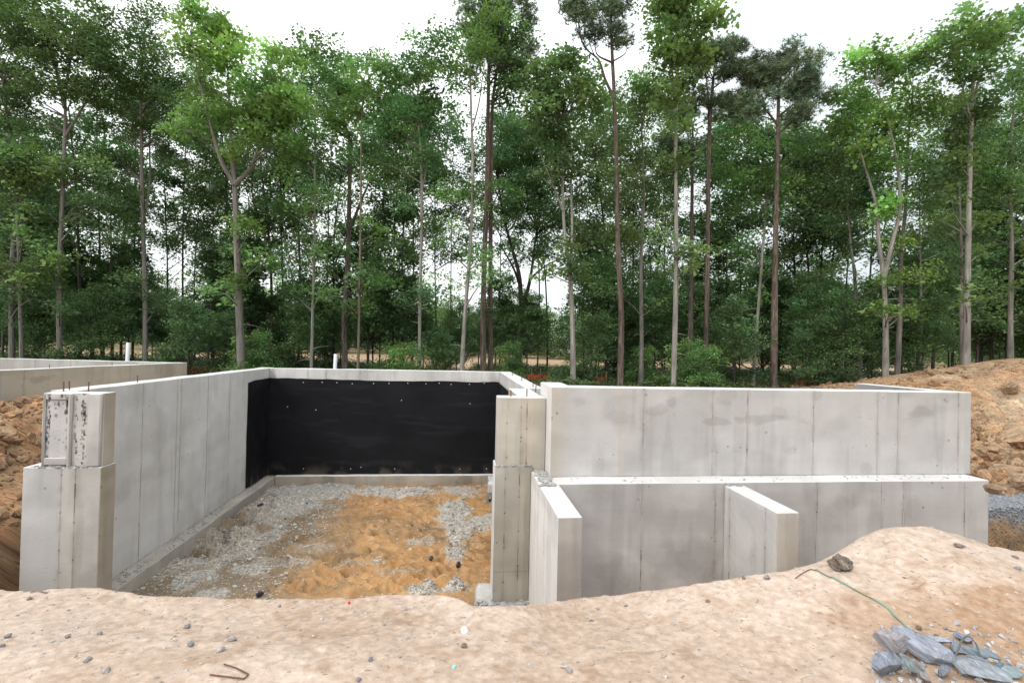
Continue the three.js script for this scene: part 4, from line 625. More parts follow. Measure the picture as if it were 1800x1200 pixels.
// a tree traced from the photograph: pixel columns give its stems, ellipses give the bodies of its crown
function tree(o) {
  const D = o.D, q = D / 856, r = R(o.seed), P = (x, y, dz = 0) => at(x, y, D + dz), b0 = P(...o.pts[0]), base = v3(b0.x, groundH(b0.x, b0.z) - 0.05, b0.z);
  const root = thing(o.name ?? 'tree', o.label, o.cat ?? 'tree', base.toArray(), o.group), loc = (p) => p.sub(base);
  const trunk = o.pts.map(([x, y], i) => loc(P(x, y, i * 0.02))); if (trunk[0].y > 0.15) trunk.unshift(v3(trunk[0].x, 0, trunk[0].z)); 
  const rr = o.w * q / 2.25, stems = [{ pts: trunk, r0: rr, r1: rr * (o.tip ?? 0.3) }];
  for (const f of o.forks ?? []) { const dz = (r() - 0.5) * 0.8; stems.push({ pts: f.p.map(([x, y], i) => loc(P(x, y, 0.02 + dz * i))), r0: f.w * q / 2, r1: f.w * q / 7 }); }
  const hue = 0.92 + 0.2 * r(), lum = 0.95 + 0.2 * r();
  const clusters = [];
  for (const [cx, cy, rx, ry, dens = 1, tone = 1] of o.blobs) {
    const area = Math.PI * rx * ry * q * q, n = Math.max(3, Math.round(area * (o.dens ?? (o.pine ? 3 : 3.7)) * dens));
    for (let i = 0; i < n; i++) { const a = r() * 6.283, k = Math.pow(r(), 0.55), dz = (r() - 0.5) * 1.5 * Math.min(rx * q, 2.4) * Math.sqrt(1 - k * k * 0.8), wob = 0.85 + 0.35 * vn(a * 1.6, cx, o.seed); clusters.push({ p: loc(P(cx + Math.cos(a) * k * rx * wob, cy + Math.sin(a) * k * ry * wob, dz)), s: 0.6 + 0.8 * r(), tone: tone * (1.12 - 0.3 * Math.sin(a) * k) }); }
  }
  if (!o.group && !o.pine) { const y0 = o.pts[o.pts.length - 1][1]; for (let i = 0; i < 9; i++) { const y = lerp(Math.max(250, y0 + 60), 545, Math.pow(r(), 0.8)), x = o.pts[0][0] + (r() - 0.5) * 110; clusters.push({ p: loc(P(x, y, (r() - 0.5) * 2)), s: 0.5 + 0.6 * r(), tone: 1.05 }); } }
  if (!o.group) { const c = new THREE.CatmullRomCurve3(trunk), L = []; for (let i = 0; i < 9; i++) { const a = c.getPoint(0.12 + 0.6 * r()), an = r() * 6.28, l = 0.2 + 0.8 * r() * r(), e = v3(a.x + Math.cos(an) * l, a.y + (r() - 0.35) * l, a.z + Math.sin(an) * l); L.push(limbGeo([a, a.clone().lerp(e, 0.5).add(v3(0, 0.05 * l, 0)), e], 0.02, 0.006, 4, i, 2)); } obj('dead_twigs', mergeGeometries(L), BARK[o.bark], root).userData.kind = 'stuff'; }
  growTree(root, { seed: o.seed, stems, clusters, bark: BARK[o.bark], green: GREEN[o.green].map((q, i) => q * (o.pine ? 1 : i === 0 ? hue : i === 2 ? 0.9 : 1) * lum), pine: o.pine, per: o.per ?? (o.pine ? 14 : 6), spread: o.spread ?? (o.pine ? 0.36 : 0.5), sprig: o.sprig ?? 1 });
  return root;
}
const shortNames = ['thicker far-left trunk', 'slender far-left trunk', 'tall straight grey trunk', 'twin-stemmed trunk', 'wide-forked bright tree', 'thin pale trunk', 'thick stubbed trunk', 'slender reddish trunk', 'pale slim trunk', 'pale leaning trunk', 'left twin pine', 'right twin pine', 'dark Y-shaped tree', 'elbowed pale trunk', 'tall leaning pine', 'grey middle trunk', 'straight white trunk', 'dark thin pine', 'umbrella pine', 'wide crowned pine', 'thin crooked trunk', 'left-leaning pale trunk', 'deep-forked pale tree', 'bent grey trunk', 'very thin pale trunk', 'thick windswept trunk', 'slimmer grey trunk', 'last grey trunk'];
const T = [
  { label: 'grey double-bent tree at the far left edge, thicker of the pair', D: 18, w: 12, bark: 'grey', green: 'dark', pts: [[20, 625], [20, 480], [27, 350], [14, 225], [5, 150], [-10, 40]], blobs: [[-20, 90, 90, 110], [10, 250, 70, 60], [30, 370, 60, 50], [60, 40, 60, 60]] },
  { label: 'slender grey tree beside the thicker one at the left edge', D: 17.5, w: 9, bark: 'grey', green: 'mid', pts: [[37, 625], [34, 500], [30, 400], [24, 330], [-6, 290]], blobs: [[20, 430, 80, 40, 0.8], [60, 300, 60, 50], [-10, 280, 60, 40]] },
  { label: 'tall straight grey tree between the left edge and the white pipe', D: 17.5, w: 13, bark: 'grey', green: 'dark', pts: [[104, 627], [103, 500], [109, 350], [114, 200], [112, 140]], forks: [{ w: 6, p: [[113, 190], [95, 110], [70, 40], [60, -20]] }, { w: 6, p: [[113, 170], [125, 90], [135, 20]] }, { w: 5, p: [[113, 240], [150, 180], [185, 110]] }], blobs: [[110, 60, 90, 70], [60, 140, 60, 60], [165, 110, 50, 60], [40, 20, 60, 50], [130, 300, 50, 30, 0.7], [150, 370, 60, 26, 0.8, 1.2]] },
  { label: 'dark crowned tree with twin upper stems behind the white pipe', D: 18.5, w: 11, bark: 'grey', green: 'dark', pts: [[255, 632], [254, 500], [250, 380], [248, 260], [247, 180], [252, 60]], forks: [{ w: 5, p: [[249, 400], [262, 330], [263, 240], [272, 150]] }], blobs: [[245, 110, 62, 70, 1.1], [225, 190, 60, 50, 1.1], [285, 140, 40, 50], [240, 30, 16, 30, 0.8], [268, 20, 14, 26, 0.8], [300, 230, 36, 40], [190, 260, 44, 50, 0.8]] },
  { label: 'bright leaved tree with a wide fork above the far end of the left wall', D: 16.5, w: 19, bark: 'grey', green: 'bright', tip: 0.5, pts: [[424, 646], [420, 540], [416, 430], [412, 325]], forks: [{ w: 9, p: [[412, 325], [392, 290], [375, 240], [352, 150], [335, 60]] }, { w: 9, p: [[412, 325], [406, 250], [402, 170], [398, 90]] }, { w: 9, p: [[412, 325], [440, 295], [455, 255], [462, 180], [470, 110]] }], blobs: [[375, 130, 70, 70, 1], [345, 60, 50, 50, 0.8, 1.1], [330, 15, 36, 24, 0.55, 1.1], [465, 120, 40, 60, 0.8, 1.1], [455, 190, 60, 40], [340, 215, 52, 26, 1, 1.15], [430, 240, 60, 34, 0.8], [500, 190, 40, 60, 0.8], [505, 90, 22, 30, 0.5, 1.1]] },
  { label: 'thin pale tree left of the white pipe behind the far garage wall', D: 17.5, w: 8, bark: 'pale', green: 'mid', pts: [[547, 648], [549, 560], [553, 400], [553, 270], [556, 150]], blobs: [[560, 130, 34, 50, 0.7], [545, 260, 50, 40, 0.8], [530, 340, 50, 40, 0.8], [570, 90, 26, 30, 0.6]] },
  { label: 'dark thick trunk with a broken stub branch right of the white pipe', D: 19, w: 14, bark: 'brown', green: 'mid', tip: 0.45, pts: [[606, 648], [605, 560], [612, 440], [614, 340], [617, 250]], forks: [{ w: 8, p: [[617, 255], [600, 200], [590, 130]] }, { w: 6, p: [[616, 400], [640, 340], [660, 300]] }], blobs: [[590, 130, 40, 36, 0.9], [600, 190, 56, 50, 0.8], [570, 230, 50, 50, 0.8], [660, 290, 46, 40, 0.8, 0.8]] },
  { label: 'slender reddish trunk just right of the thick dark trunk', D: 17, w: 7, bark: 'tan', green: 'mid', pts: [[629, 648], [632, 500], [634, 350], [636, 200], [640, 150]], blobs: [[636, 130, 34, 40, 0.8, 1.1], [640, 180, 36, 24, 0.5]] },
  { label: 'pale slim tree standing left of the leaning pale tree, centre left', D: 17, w: 9, bark: 'pale', green: 'dark', pts: [[737, 652], [738, 520], [741, 390], [739, 260], [733, 190], [738, 120]], forks: [{ w: 5, p: [[740, 340], [750, 290], [757, 245]] }], blobs: [[740, 85, 44, 40, 1], [728, 140, 44, 40, 0.9], [765, 130, 30, 40, 0.8], [715, 200, 50, 44, 0.9], [770, 200, 40, 40, 0.7], [690, 250, 44, 44, 0.8], [745, 280, 40, 40, 0.6]] },
  { label: 'pale leaning tree left of the twin pine trunks', D: 16.5, w: 11, bark: 'pale', green: 'bright', pts: [[812, 655], [816, 570], [826, 440], [831, 300], [828, 190], [826, 100]], forks: [{ w: 4, p: [[829, 230], [842, 180], [850, 120]] }], blobs: [[825, 80, 40, 50, 0.9, 0.9], [850, 50, 44, 44, 0.8, 0.85], [815, 130, 34, 30, 0.7], [805, 330, 34, 34, 0.35, 0.7]] },
  { name: 'pine_tree', cat: 'pine', label: 'left trunk of the twin reddish pines in the middle', D: 18, w: 15, bark: 'pine', green: 'pine', pine: true, pts: [[849, 656], [850, 500], [856, 330], [858, 180], [862, 60], [870, -20]], blobs: [[880, 30, 60, 44, 1.2], [850, 100, 44, 44, 1], [905, 100, 40, 44], [870, -20, 60, 30]] },
  { name: 'pine_tree', cat: 'pine', label: 'right trunk of the twin reddish pines in the middle', D: 18.3, w: 13, bark: 'pine', green: 'mid', pts: [[862, 656], [862, 500], [863, 330], [866, 180], [880, 80], [890, -10]], blobs: [[885, 40, 56, 44, 0.8], [905, 90, 40, 50, 0.8], [860, 20, 44, 30, 0.7], [880, 150, 60, 30, 0.6]] },
  { label: 'dark Y-shaped tree right of the twin pines', D: 22, w: 15, bark: 'dark', green: 'deep', tip: 0.6, pts: [[911, 640], [913, 590], [918, 545]], forks: [{ w: 9, p: [[917, 550], [912, 480], [895, 420], [880, 350], [872, 280]] }, { w: 8, p: [[918, 545], [932, 490], [940, 430], [950, 350]] }, { w: 5, p: [[930, 492], [955, 470], [982, 455]] }, { w: 6, p: [[914, 500], [902, 470], [885, 440]] }], blobs: [[920, 320, 90, 60, 1.2], [890, 250, 70, 50, 1.1], [960, 370, 50, 50, 1], [880, 390, 44, 40, 0.8], [940, 250, 60, 50], [975, 440, 26, 20, 0.5]] },
  { label: 'pale trunk with an elbow, right of the dark Y-shaped tree', D: 16, w: 12, bark: 'pale', green: 'dark', pts: [[1008, 680], [1006, 560], [1001, 470], [992, 400], [989, 300], [990, 220]], forks: [{ w: 7, p: [[1003, 480], [1006, 400], [1004, 330], [1008, 250]] }, { w: 4, p: [[990, 370], [970, 320], [950, 270]] }], blobs: [[985, 130, 50, 50, 1.1], [965, 190, 44, 50, 1], [1010, 200, 40, 50, 1], [1000, 260, 50, 40, 0.9], [970, 100, 36, 40, 0.9, 1.1], [1040, 160, 30, 40, 0.8], [1010, 470, 26, 60, 0.35]] },
  { name: 'pine_tree', cat: 'pine', label: 'tall pine leaning slightly, with a side stem curving left at the top', D: 16, w: 14, bark: 'pine', green: 'pine', pine: true, tip: 0.35, pts: [[1090, 682], [1092, 560], [1086, 420], [1084, 300], [1080, 170], [1076, 90], [1074, 30]], forks: [{ w: 6, p: [[1081, 175], [1064, 140], [1052, 105], [1030, 85], [1014, 50]] }, { w: 4, p: [[1076, 110], [1050, 96], [1046, 80]] }, { w: 3, p: [[1077, 108], [1098, 95], [1103, 84]] }], blobs: [[1055, 30, 42, 40, 1.1], [1012, 40, 24, 34, 1], [1075, -5, 40, 24], [1085, 60, 16, 26, 0.7], [1030, 10, 30, 20]] },
  { label: 'grey trunk between the leaning pine and the white trunk', D: 17, w: 11, bark: 'grey', green: 'mid', pts: [[1127, 682], [1128, 600], [1127, 460], [1132, 340], [1128, 220]], blobs: [[1120, 200, 36, 50, 0.8], [1135, 160, 40, 40, 0.7], [1140, 300, 50, 50, 0.8, 0.8], [1120, 420, 40, 30, 0.6, 0.8]] },
  { label: 'straight white trunked tree with a tall ragged crown, right of centre', D: 15.5, w: 13, bark: 'pale', green: 'mid', pts: [[1184, 682], [1188, 520], [1189, 400], [1188, 250], [1190, 130], [1188, 20]], forks: [{ w: 4, p: [[1190, 120], [1215, 60], [1240, 25], [1262, 12]] }], blobs: [[1180, 40, 40, 50, 1, 1.1], [1210, 60, 44, 34, 0.9, 1.1], [1165, 100, 34, 36, 0.9], [1195, 110, 46, 40, 1], [1185, 170, 44, 34, 0.8], [1245, 22, 26, 14, 0.9], [1160, 10, 24, 24, 0.7, 1.1], [1200, -10, 40, 30, 0.9], [1185, 225, 26, 20, 0.6]] },
  { name: 'pine_tree', cat: 'pine', label: 'dark thin pine directly right of the white trunk', D: 19, w: 12, bark: 'brown', green: 'pine', pine: true, pts: [[1213, 680], [1215, 500], [1217, 320], [1218, 220]], blobs: [[1217, 200, 42, 26, 1], [1200, 250, 30, 20, 0.8], [1240, 260, 30, 16, 0.8]] },
  { name: 'pine_tree', cat: 'pine', label: 'umbrella crowned pine with a reddish trunk, left of two tall pines', D: 17, w: 13, bark: 'pine', green: 'pine', pine: true, tip: 0.4, pts: [[1240, 682], [1243, 520], [1245, 360], [1248, 220], [1254, 140]], forks: [{ w: 5, p: [[1247, 230], [1245, 170], [1240, 120]] }, { w: 3, p: [[1249, 215], [1285, 200], [1305, 192]] }], blobs: [[1255, 100, 56, 30, 1.3], [1225, 120, 34, 26, 1.1], [1300, 120, 34, 32, 1.1], [1290, 160, 36, 22, 1.1], [1218, 165, 30, 22, 1], [1270, 85, 46, 16, 1.3], [1305, 185, 26, 14, 0.8]] },
  { name: 'pine_tree', cat: 'pine', label: 'wide crowned pine on a reddish brown trunk, right of two tall pines', D: 16.5, w: 14, bark: 'pine', green: 'pine', pine: true, tip: 0.4, pts: [[1360, 685], [1362, 520], [1365, 360], [1368, 220], [1370, 150]], forks: [{ w: 5, p: [[1368, 220], [1340, 185], [1318, 160]] }, { w: 5, p: [[1368, 205], [1400, 180], [1430, 160]] }, { w: 4, p: [[1368, 235], [1410, 200], [1450, 170]] }], blobs: [[1380, 100, 50, 26, 1.5], [1345, 120, 44, 30, 1.4], [1412, 120, 30, 24, 1.2], [1400, 140, 40, 24, 1.1], [1320, 150, 30, 26, 0.9], [1430, 170, 26, 16, 0.8], [1370, 170, 50, 16, 0.7], [1330, 195, 30, 12, 0.6], [1410, 200, 24, 10, 0.5]] },
  { label: 'thin pale crooked trunk just left of the wide crowned pine', D: 17.5, w: 8, bark: 'pale', green: 'mid', pts: [[1323, 685], [1331, 570], [1340, 450], [1347, 350], [1340, 260]], blobs: [[1320, 270, 50, 50, 0.9], [1370, 300, 44, 50, 0.9], [1330, 350, 60, 40, 0.8, 0.8], [1290, 330, 34, 50, 0.8]] },
  { label: 'pale thin trunk leaning left, beside the forked pale tree', D: 17.5, w: 9, bark: 'grey', green: 'dark', pts: [[1514, 672], [1508, 570], [1502, 480], [1494, 410], [1488, 330]], blobs: [[1480, 330, 56, 50, 1], [1450, 270, 44, 40, 1], [1500, 400, 44, 30, 0.7]] },
  { label: 'pale tree with a deep fork and bright crown, above the soil mound', D: 16.5, w: 12, bark: 'pale', green: 'bright', tip: 0.7, pts: [[1557, 672], [1557, 560], [1554, 485]], forks: [{ w: 8, p: [[1554, 488], [1545, 420], [1540, 360], [1520, 290], [1500, 220]] }, { w: 8, p: [[1555, 488], [1568, 430], [1582, 370], [1578, 290], [1560, 210], [1540, 150]] }], blobs: [[1535, 120, 40, 44, 0.9, 1.05], [1510, 190, 44, 40, 0.9], [1555, 200, 50, 44, 0.9], [1490, 220, 26, 30, 0.7], [1570, 270, 44, 34, 0.7, 0.9], [1515, 270, 40, 34, 0.7, 0.9], [1570, 110, 24, 34, 0.6], [1560, 370, 50, 26, 0.5]] },
  { label: 'bent grey trunk directly right of the forked pale tree', D: 17, w: 11, bark: 'grey', green: 'bright', pts: [[1577, 668], [1583, 540], [1584, 450], [1592, 370], [1596, 260], [1605, 160]], blobs: [[1610, 130, 32, 46, 0.9, 0.95], [1600, 200, 36, 40, 0.8], [1630, 190, 30, 44, 0.8, 0.85], [1605, 270, 36, 30, 0.6]] },
  { label: 'very thin pale trunk between the forked tree and the twin grey trunks', D: 19, w: 6, bark: 'pale', green: 'dark', pts: [[1617, 660], [1619, 540], [1618, 420], [1616, 320]], blobs: [[1620, 310, 44, 40, 0.9], [1640, 380, 40, 34, 0.8], [1650, 280, 36, 40]] },
  { label: 'thick pale grey trunk with a windswept crown near the right edge', D: 15.5, w: 13, bark: 'pale', green: 'mid', tip: 0.4, pts: [[1699, 648], [1701, 520], [1703, 400], [1706, 280], [1709, 200], [1712, 120]], forks: [{ w: 5, p: [[1709, 190], [1725, 130], [1760, 70], [1800, 45]] }, { w: 4, p: [[1708, 210], [1692, 150], [1680, 100]] }], blobs: [[1705, 60, 50, 30, 1.1, 1.1], [1665, 90, 34, 30, 1, 1.1], [1745, 45, 50, 24, 1, 1.1], [1720, 110, 50, 36, 1], [1710, 170, 44, 40, 0.9, 0.9], [1770, 80, 36, 30, 0.7], [1640, 90, 20, 24, 0.7], [1795, 45, 20, 20, 0.8]] },
  { label: 'slimmer grey trunk close behind the thick pale one near the right edge', D: 16.2, w: 8, bark: 'grey', green: 'dark', pts: [[1692, 648], [1690, 520], [1689, 400], [1683, 270], [1680, 200]], blobs: [[1680, 230, 40, 40], [1700, 290, 40, 34], [1660, 320, 34, 34]] },
  { label: 'grey trunk at the right edge behind the soil mound', D: 16.5, w: 11, bark: 'grey', green: 'mid', pts: [[1777, 640], [1777, 540], [1779, 430], [1776, 300], [1782, 200]], blobs: [[1785, 170, 30, 40, 0.7], [1770, 240, 44, 44, 0.8], [1795, 300, 40, 50, 0.8], [1760, 330, 44, 40, 0.9, 1.2]] },
];
T.forEach((o, i) => tree({ seed: 100 + i * 7, ...o }));
// says which of the smaller plants one is: counted rightward from the nearest front trunk on its left
const front = T.map((o, i) => [o.pts[0][0], shortNames[i]]).sort((a, b) => a[0] - b[0]), ORD = ['first', 'second', 'third', 'fourth', 'fifth', 'sixth', 'seventh', 'eighth', 'ninth', 'tenth', 'eleventh', 'twelfth', 'thirteenth', 'fourteenth', 'fifteenth', 'sixteenth', 'seventeenth', 'eighteenth', 'nineteenth', 'twentieth'];
function whichOne(list, what) { const n = new Map(); list.sort((a, b) => a[0] - b[0]).forEach(([x, o]) => { const f = front.filter((q) => q[0] <= x).pop(), key = f ? f[1] : 'left'; const k = n.get(key) ?? 0; n.set(key, k + 1); o.userData.label = f ? `${what}, ${ORD[k]} one right of the ${f[1]}` : `${what}, ${ORD[k]} one in from the left edge`; }); }
const slim = [];

// slim trees deeper in the wood
{
  const r = R(97), xs = [-190, -125, -60, -25, 58, 78, 140, 178, 196, 212, 232, 290, 322, 342, 372, 396, 452, 474, 497, 524, 572, 586, 655, 690, 708, 725, 768, 792, 878, 945, 962, 1026, 1048, 1066, 1112, 1150, 1168, 1276, 1300, 1398, 1420, 1440, 1464, 1486, 1532, 1640, 1668, 1726, 1742, 1758, 1810, 1850, 1915, 1980, 2060, 2140];
  xs.forEach((x, i) => {
    const D = 21 + 11 * r(), w = (4.2 + 4.5 * r()) * 20 / D, lean = (r() - 0.5) * 60, topY = 130 + 150 * r(), yb = 600 + 1.4 * 856 / D, mid = x + lean * 0.4 + (r() - 0.5) * 14;
    const bl = []; const n = 5 + Math.floor(r() * 3); for (let k = 0; k < n; k++) { const t = k / (n - 1), y = lerp(topY, 430 + 50 * (r() - 0.5), t); bl.push([x + lean * (1 - t) + (r() - 0.5) * 90, y, 30 + 30 * r(), 22 + 22 * r(), t > 0.75 ? 0.55 : 0.95, 0.9]); }
    const made = tree({ seed: 400 + i * 5, label: 'slim dark trunked tree standing deeper in the wood', group: 'slim trees deeper in the wood', D, w, bark: r() < 0.75 ? 'dark' : 'brown', green: r() < 0.6 ? 'deep' : 'dark', pts: [[x, yb], [x + (r() - 0.5) * 8, lerp(yb, topY, 0.35)], [mid, lerp(yb, topY, 0.65)], [x + lean, topY + 20]], forks: r() < 0.6 ? [{ w: w * 0.5, p: [[lerp(x, mid, 0.8), lerp(yb, topY, 0.5)], [mid + 22 * (r() < 0.5 ? -1 : 1), lerp(yb, topY, 0.66)], [mid + 50 * (r() - 0.5), lerp(yb, topY, 0.85)]] }] : [], blobs: bl, dens: x > 1050 || x < 120 ? 2.5 : 2.0, per: 5.5, spread: 0.6, sprig: 1.2 });
    slim.push([x, made]);
  });
}
whichOne(slim, 'slim dark tree deeper in the wood');
// saplings and bushes under the tall trees: three kinds grown once, then copied
{
  const r = R(131);
  const make = (seed, h, green, layers, wdt) => {
    const root = thing('sapling', '', 'sapling'), cl = [], q = R(seed), top = v3((q() - 0.5) * 0.5, h, (q() - 0.5) * 0.5);
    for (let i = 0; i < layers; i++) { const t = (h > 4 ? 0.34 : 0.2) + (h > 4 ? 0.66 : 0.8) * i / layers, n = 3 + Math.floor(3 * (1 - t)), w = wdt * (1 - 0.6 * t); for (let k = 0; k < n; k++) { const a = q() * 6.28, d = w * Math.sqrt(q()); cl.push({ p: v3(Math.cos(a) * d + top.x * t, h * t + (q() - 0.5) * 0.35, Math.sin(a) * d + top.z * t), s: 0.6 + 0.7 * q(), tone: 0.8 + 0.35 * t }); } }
    growTree(root, { seed, stems: [{ pts: [v3(0, -0.1, 0), v3(0.05, h * 0.4, 0.03), top], r0: 0.03 + h * 0.005, r1: 0.01 }], clusters: cl, bark: BARK.brown, green: GREEN[green], per: 9, spread: 0.42, sprig: 0.9 });
    return root;
  };
  const kinds = [make(901, 4.6, 'mid', 9, 1.5), make(902, 5.6, 'dark', 10, 1.6), make(903, 2.6, 'bright', 6, 1.2), make(904, 3.4, 'dark', 7, 1.4)];
  const used = [0, 0, 0, 0], placed = [[], [], [], []];
  const label = ['medium green leafy sapling under the tall trees', 'tall dark green sapling under the tall trees', 'low bright green bush at the front of the wood', 'dark green bushy shrub at the foot of the trees'], group = ['medium green saplings', 'tall dark saplings', 'low bright bushes', 'dark shrubs'];
  const put = (k, x, D, s) => { const p = at(x, 640, D), o = used[k]++ ? kinds[k].clone() : kinds[k]; if (used[k] > 1) { o.name = numbered('sapling'); scene.add(o); } o.position.set(p.x, groundH(p.x, p.z), p.z); o.rotation.y = r() * 6.28; o.scale.setScalar(s); tag(o, label[k], k < 2 ? 'sapling' : 'bush', group[k]); placed[k].push([x, o]); };
  for (const [k, x, D, s] of [[2, 1205, 16.5, 0.7], [2, 1232, 15.8, 0.6], [2, 720, 17, 0.7], [2, 690, 18, 0.7], [2, 1130, 18.5, 0.6], [2, 895, 18.5, 0.6], [2, 445, 17, 0.7], [3, 780, 18.5, 0.7], [3, 330, 17.5, 0.9], [3, 395, 18.5, 0.8], [3, 1290, 17, 1], [3, 1420, 17.5, 0.8], [3, 1030, 17.5, 0.8], [0, 1440, 19, 1], [0, 60, 19, 1], [3, 160, 18.5, 1], [3, 70, 19, 0.8], [3, 1480, 17.5, 0.9], [3, 1620, 18.5, 1]]) put(k, x, D, s);
  for (let i = 0; i < 88; i++) { const x = -80 + 1980 * (i + r()) / 88, D = 20 + 16 * r(), k = [0, 1, 1, 3, 0][Math.floor(r() * 5)]; if (x > 952 && x < 1014) continue; put(k, x, D, (0.85 + 0.5 * r()) * (x > 740 && x < 1000 ? 0.75 : x > 1040 && D > 22 ? 1.45 : x < 120 ? 1.3 : x < 420 ? 0.95 : 1.1)); }
  placed.forEach((l, k) => whichOne(l, ['medium green sapling', 'tall dark green sapling', 'low bright green bush', 'dark green bushy shrub'][k]));
}
// low undergrowth on the woodland floor
{
  const r = R(141), L = [];
  for (let i = 0; i < 13000; i++) { const D = 13.4 + 26 * r() * r(), x = -150 + 2100 * r(), p = at(x, 640, D); if (p.x > 9.5 && p.z > -18) continue; const d = fbm(p.x * 0.35, p.z * 0.35, 3, 71); if (D < 22 && ((x > 318 && x < 378) || (x > 908 && x < 974) || (x > 1036 && x < 1070)) && r() < 0.9) continue; if (p.z > -12.8 || (d < 0.47 && r() < 0.75)) continue; const y = groundH(p.x, p.z) + 0.05 + (0.14 + 0.8 * Math.max(0, d - 0.45)) * r() * 1.1, t = 0.6 + 0.7 * r(); L.push([v3(p.x, y, p.z), 0.55 + 0.55 * r(), new THREE.Color(0.11 * t, 0.17 * t, 0.05 * t)]); }
  tag(scatter('undergrowth', L, sprigs[0], leafMat), 'low green undergrowth on the woodland floor behind the foundations', 'undergrowth', null, 'stuff');
}
// the far wood beyond the cleared field
{
  const r = R(151), L = [];
  for (let i = 0; i < 560; i++) {
    const D = 58 + 70 * r(), x = -350 + 2500 * r(), p = at(x, 620, D), h = (5.5 + 5.5 * r()) * (x > 850 && x < 1040 ? 0.8 : 1), y0 = groundH(p.x, p.z), t = 0.75 + 0.5 * r(), w = 1.6 + 1.6 * r(), br = r() < 0.3 ? 1.5 : 1;
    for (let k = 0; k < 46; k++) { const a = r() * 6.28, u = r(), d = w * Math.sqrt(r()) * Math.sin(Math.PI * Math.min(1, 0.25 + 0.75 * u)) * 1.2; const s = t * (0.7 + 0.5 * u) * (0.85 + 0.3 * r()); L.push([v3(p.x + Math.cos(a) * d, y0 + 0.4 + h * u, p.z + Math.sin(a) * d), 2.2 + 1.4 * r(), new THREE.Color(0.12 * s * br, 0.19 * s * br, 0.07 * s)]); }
  }
  tag(scatter('far_wood', L, sprigs[1], leafMat), 'far line of green woods beyond the cleared field', 'woods', null, 'stuff');
}

// ---------------------------------------------------------------- far things seen between the trunks
{
  // orange silt fence: fabric between stakes
  const om = std({ color: new THREE.Color(0.75, 0.12, 0.035), roughness: 0.7 }), wm = std({ color: new THREE.Color(0.3, 0.2, 0.12) });
  const fence = (label, xa, xb, D, hgt) => {
    const A = at(xa, 650, D), B = at(xb, 650, D + 0.8), ya = groundH(A.x, A.z), yb = groundH(B.x, B.z), t = thing('silt_fence', label, 'fence', [A.x, ya, A.z]), n = 14, p = [], ix = [];
    for (let i = 0; i <= n; i++) { const u = i / n, x = (B.x - A.x) * u, z = (B.z - A.z) * u, y = (yb - ya) * u, sag = 0.12 * Math.abs(Math.sin(u * 9.4)); for (const dz of [0, 0.012]) p.push(x, y, z + dz, x, y + hgt - sag, z + dz + 0.05 * Math.sin(u * 25)); }
    for (let i = 0; i < n; i++) { const a = i * 4; ix.push(a + 2, a + 6, a + 3, a + 3, a + 6, a + 7, a, a + 1, a + 4, a + 1, a + 5, a + 4, a + 1, a + 3, a + 5, a + 3, a + 7, a + 5); }
    const g = new THREE.BufferGeometry(); g.setAttribute('position', new THREE.Float32BufferAttribute(p, 3)); g.setIndex(ix); g.computeVertexNormals(); obj('fence_fabric', g, om, t);
    for (const u of [0, 0.33, 0.66, 1]) { const s = obj('stake', new THREE.BoxGeometry(0.04, hgt + 0.3, 0.04), wm, t); s.position.set((B.x - A.x) * u, (yb - ya) * u + hgt / 2, (B.z - A.z) * u + 0.04); }
  };
  fence('orange silt fence piece beyond the far end of the left wall', 325, 372, 21, 0.35);
  fence('orange silt fence piece behind the top of the right garage wall', 918, 966, 20, 0.32);
  fence('short orange silt fence piece between the pale elbow trunk and the leaning pine', 1040, 1066, 20.5, 0.28);
  fence('orange silt fence piece between the wide pine and the leaning pale trunk', 1400, 1440, 21, 0.28);
}
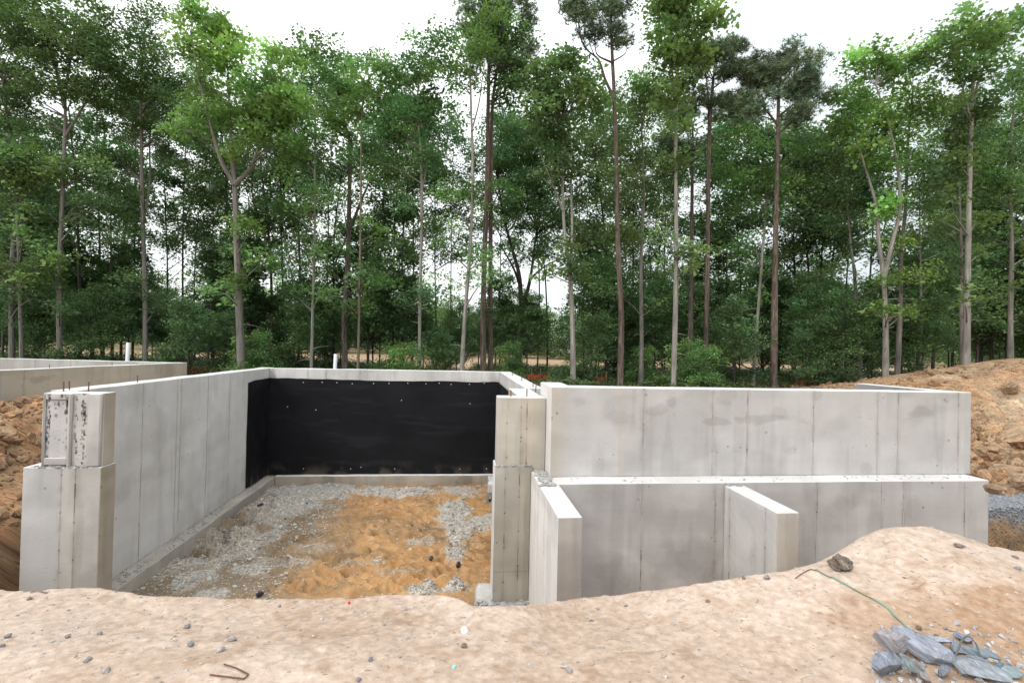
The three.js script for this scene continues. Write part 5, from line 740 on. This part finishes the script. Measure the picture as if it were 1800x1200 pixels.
{
  // white pickup on the cleared field
  const p = at(988, 620, 84), y = groundH(p.x, p.z), t = thing('pickup_truck', 'white pickup truck parked on the field beyond the trees', 'truck', [p.x, y, p.z]); t.rotation.y = 0.25;
  const wh = std({ color: new THREE.Color(0.82, 0.83, 0.85), roughness: 0.35 }), gl = std({ color: new THREE.Color(0.03, 0.04, 0.05), roughness: 0.1 }), tr = std({ color: new THREE.Color(0.02, 0.02, 0.02) });
  const ext = (pts, d, m, n, bev = 0.06) => { const s = new THREE.Shape(pts.map(([a, b]) => new THREE.Vector2(a, b))); const g = new THREE.ExtrudeGeometry(s, { depth: d, bevelEnabled: true, bevelSize: bev, bevelThickness: bev, bevelSegments: 2 }); g.translate(0, 0, -d / 2); return obj(n, g, m, t); };
  ext([[-2.6, 0.45], [2.6, 0.45], [2.65, 0.9], [2.5, 1.1], [-2.6, 1.1], [-2.65, 0.8]], 1.75, wh, 'body'); ext([[-0.9, 1.1], [1.1, 1.1], [0.6, 1.72], [-0.8, 1.74]].reverse(), 1.5, wh, 'cab');
  for (const s of [-1, 1]) { const w = ext([[-0.75, 1.2], [0.75, 1.2], [0.45, 1.62], [-0.7, 1.64]].reverse(), 0.02, gl, 'window', 0.005); w.position.z = s * 0.83; }
  for (const [a, s] of [[-1.7, -1], [-1.7, 1], [1.7, -1], [1.7, 1]]) { const w = obj('wheel', new THREE.CylinderGeometry(0.38, 0.38, 0.24, 20), tr, t); w.rotation.x = Math.PI / 2; w.position.set(a, 0.38, s * 0.86); const h = obj('rim', new THREE.CylinderGeometry(0.22, 0.22, 0.26, 14), std({ color: new THREE.Color(0.5, 0.5, 0.5), metalness: 0.6, roughness: 0.4 }), w); h.position.set(0, 0, 0); }
}
{
  // two houses far behind the trees
  const house = (label, x, D, w, d, h, wall, roof) => {
    const p = at(x, 615, D), y = groundH(p.x, p.z), t = thing('house', label, 'house', [p.x, y, p.z]); t.rotation.y = 0.2;
    const wmat = std({ color: new THREE.Color(...wall) }), rm = std({ color: new THREE.Color(...roof) }), glz = std({ color: new THREE.Color(0.05, 0.07, 0.1), roughness: 0.15 }), tm = std({ color: new THREE.Color(0.8, 0.8, 0.8) });
    const g = new THREE.BoxGeometry(w, h, d); g.translate(0, h / 2, 0); obj('wall', g, wmat, t);
    const s = new THREE.Shape([new THREE.Vector2(-d / 2 - 0.4, 0), new THREE.Vector2(d / 2 + 0.4, 0), new THREE.Vector2(0, d * 0.36)]), rg = new THREE.ExtrudeGeometry(s, { depth: w + 0.8, bevelEnabled: false }); rg.translate(0, 0, -w / 2 - 0.4); rg.rotateY(Math.PI / 2); rg.translate(0, h, 0); obj('roof', rg, rm, t);
    for (let fl = 0; fl < 2; fl++) for (let k = 0; k < 4; k++) { const wn = obj('window', new THREE.BoxGeometry(1.1, 1.4, 0.1), tm, t); wn.position.set(-w / 2 + (k + 0.5) * w / 4, 1.6 + fl * 2.8, d / 2 + 0.04); const gp = obj('pane', new THREE.BoxGeometry(0.9, 1.2, 0.06), glz, wn); gp.position.z = 0.04; }
  };
  house('slate grey house far behind the trees above the left wall', 448, 105, 9, 8, 5.6, [0.2, 0.22, 0.26], [0.12, 0.13, 0.15]);
  house('pale house with dark windows far behind the white pipe', 580, 110, 10, 8, 5.6, [0.6, 0.62, 0.65], [0.1, 0.1, 0.11]);
}
console.log('sprigs', sprigTotal);
renderer.render(scene, camera);
